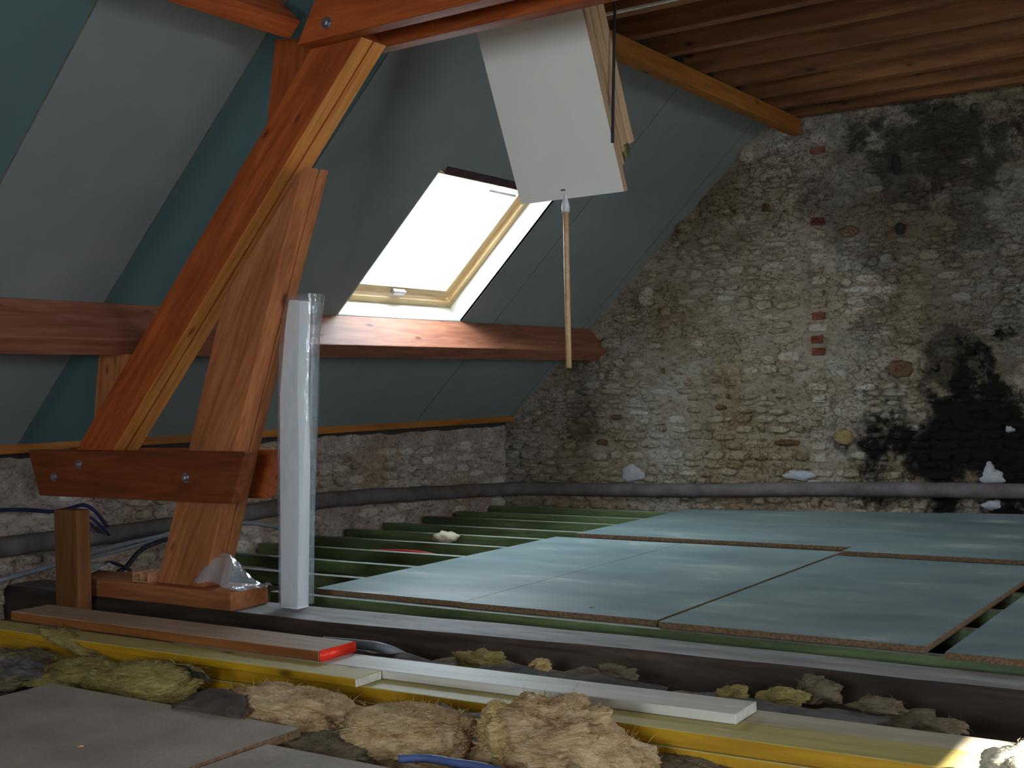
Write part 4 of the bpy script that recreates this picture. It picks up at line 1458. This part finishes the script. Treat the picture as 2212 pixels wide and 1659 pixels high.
# bed of wool below, in the bays of the old floor
def bed(name, x0, x1, y0, y1, z, mat, seed, label, amp=.03):
    bm = bmesh.new()
    nx_, ny_ = int((x1 - x0) / .03), max(4, int((y1 - y0) / .03))
    g = []
    for j in range(ny_ + 1):
        row = []
        for i in range(nx_ + 1):
            x = x0 + (x1 - x0) * i / nx_; y = y0 + (y1 - y0) * j / ny_
            q = Vector((x * 3, y * 5, seed))
            row.append(bm.verts.new((x, y, z + amp * noise.fractal(q, .9, 2.1, 4))))
        g.append(row)
    for j in range(ny_):
        for i in range(nx_):
            bm.faces.new([g[j][i], g[j][i + 1], g[j + 1][i + 1], g[j + 1][i]])
    geom = bmesh.ops.extrude_face_region(bm, geom=list(bm.faces))
    for v_ in [e for e in geom['geom'] if isinstance(e, bmesh.types.BMVert)]:
        v_.co.z = -.299
    o = finish(name, bm, mat, smooth=True)
    return tag(o, label, 'insulation')


bed('wool_bed', -4.6, 1.2, 2.25, 2.72, -.115, 'wool_dull', 2, 'flattened dusty glass wool filling the bay in front of the yellow planks')
bed('wool_bed', -4.85, -.95, 3.03, 3.49, -.105, 'wool_dull', 5, 'flattened dusty glass wool filling the bay between planks and old beam', .045)
bed('rubble_bed', -5.3, 1.5, 3.99, 7.9, -.20, 'sub_floor', 8, 'dark rubble and dust between the green joists', .04)
# paper and tufts in the bay by the old beam
sheet('paper_facing', [Vector((-1.65, 3.06, -.045)), Vector((-1.05, 3.08, -.05)), Vector((-1.02, 3.36, -.075)), Vector((-1.6, 3.36, -.07))], 'kraft_grey', 21, None, 'dusty grey paper facing lying in the bay by the old beam', .03, .02)
sheet('paper_facing', [Vector((-2.35, 3.10, -.05)), Vector((-1.72, 3.08, -.05)), Vector((-1.70, 3.34, -.06)), Vector((-2.3, 3.34, -.06))], 'kraft_brown', 23, None, 'brown paper facing crumpled in the bay behind the whitish plank', .04, .025)
sheet('paper_facing', [Vector((-3.0, 3.06, -.05)), Vector((-2.45, 3.06, -.05)), Vector((-2.45, 3.30, -.06)), Vector((-2.95, 3.30, -.06))], 'kraft_brown', 27, None, 'brown paper facing behind the red painted plank end', .04, .02)
TG = 'wool scraps in the bay by the old beam'
for i, (px, py, rp, rz_, mat, lab) in enumerate([
        (1040, 1425, 40, .028, 'wool_olive', 'flat wool scrap under the old beam behind the whitish plank'),
        (1165, 1440, 14, .022, 'wool_yellow', 'tiny bright wool shred pointing up behind the whitish plank'),
        (1335, 1462, 36, .030, 'wool_dull', 'dull wool scrap halfway along the whitish plank'),
        (1585, 1502, 26, .022, 'wool_olive', 'olive wool scrap just behind the end of the whitish plank'),
        (1772, 1492, 34, .034, 'wool_dull', 'double humped wool scrap against the old beam face'),
        (1690, 1505, 40, .018, 'wool_olive', 'long low wool scrap between the paper facing and the old beam'),
        (1895, 1525, 42, .022, 'wool_dull', 'wool scrap at the torn end of the grey paper facing'),
        (2030, 1570, 44, .02, 'wool_dull', 'wool scrap lying in the dark gap at the end of the bay')]):
    c = atz(px, py, -.055)
    dpt = float(np.dot(fwd, np.array(c) - EYE))
    wool_lump('wool_scrap', c, (rp * dpt / F_PX / .83, .05, rz_), mat, 40 + i, lab, TG, sub=4, amp=.5)
tag(tube('grey_hose', [atz(px, py, z) for px, py, z in [(700, 1385, -.02), (775, 1392, -.01), (815, 1397, -.01), (850, 1408, -.03), (885, 1425, -.07)]], .017, 'grey_conduit', None, 12, 8), 'grey flexible conduit poking out behind the red plank end', 'conduit')
tag(tube('blue_hose', [atz(px, py, -.02) for px, py in [(860, 1640), (920, 1638), (985, 1648), (1040, 1656), (1100, 1672)]], .010, 'blue_hose', None, 10, 8), 'dark blue hose lying in front of the domed glass wool lump', 'hose')

# shavings on the boards
for i, (px, py, lab) in enumerate([(1278, 1311, 'small pale wood shaving on the green board floor'), (173, 1612, 'small orange wood chip on the near board by the wool')]):
    c = atz(px, py, .003)
    bm = bmesh.new(); bmesh.ops.create_icosphere(bm, subdivisions=2, radius=1)
    for v_ in bm.verts:
        v_.co = Vector((v_.co.x * .013, v_.co.y * .006, v_.co.z * .0025 + .002 * math.sin(v_.co.x * 3)))
    tag(finish('wood_chip', bm, 'dust_chip', None, Matrix.Translation(c), smooth=True), lab, 'wood chip')
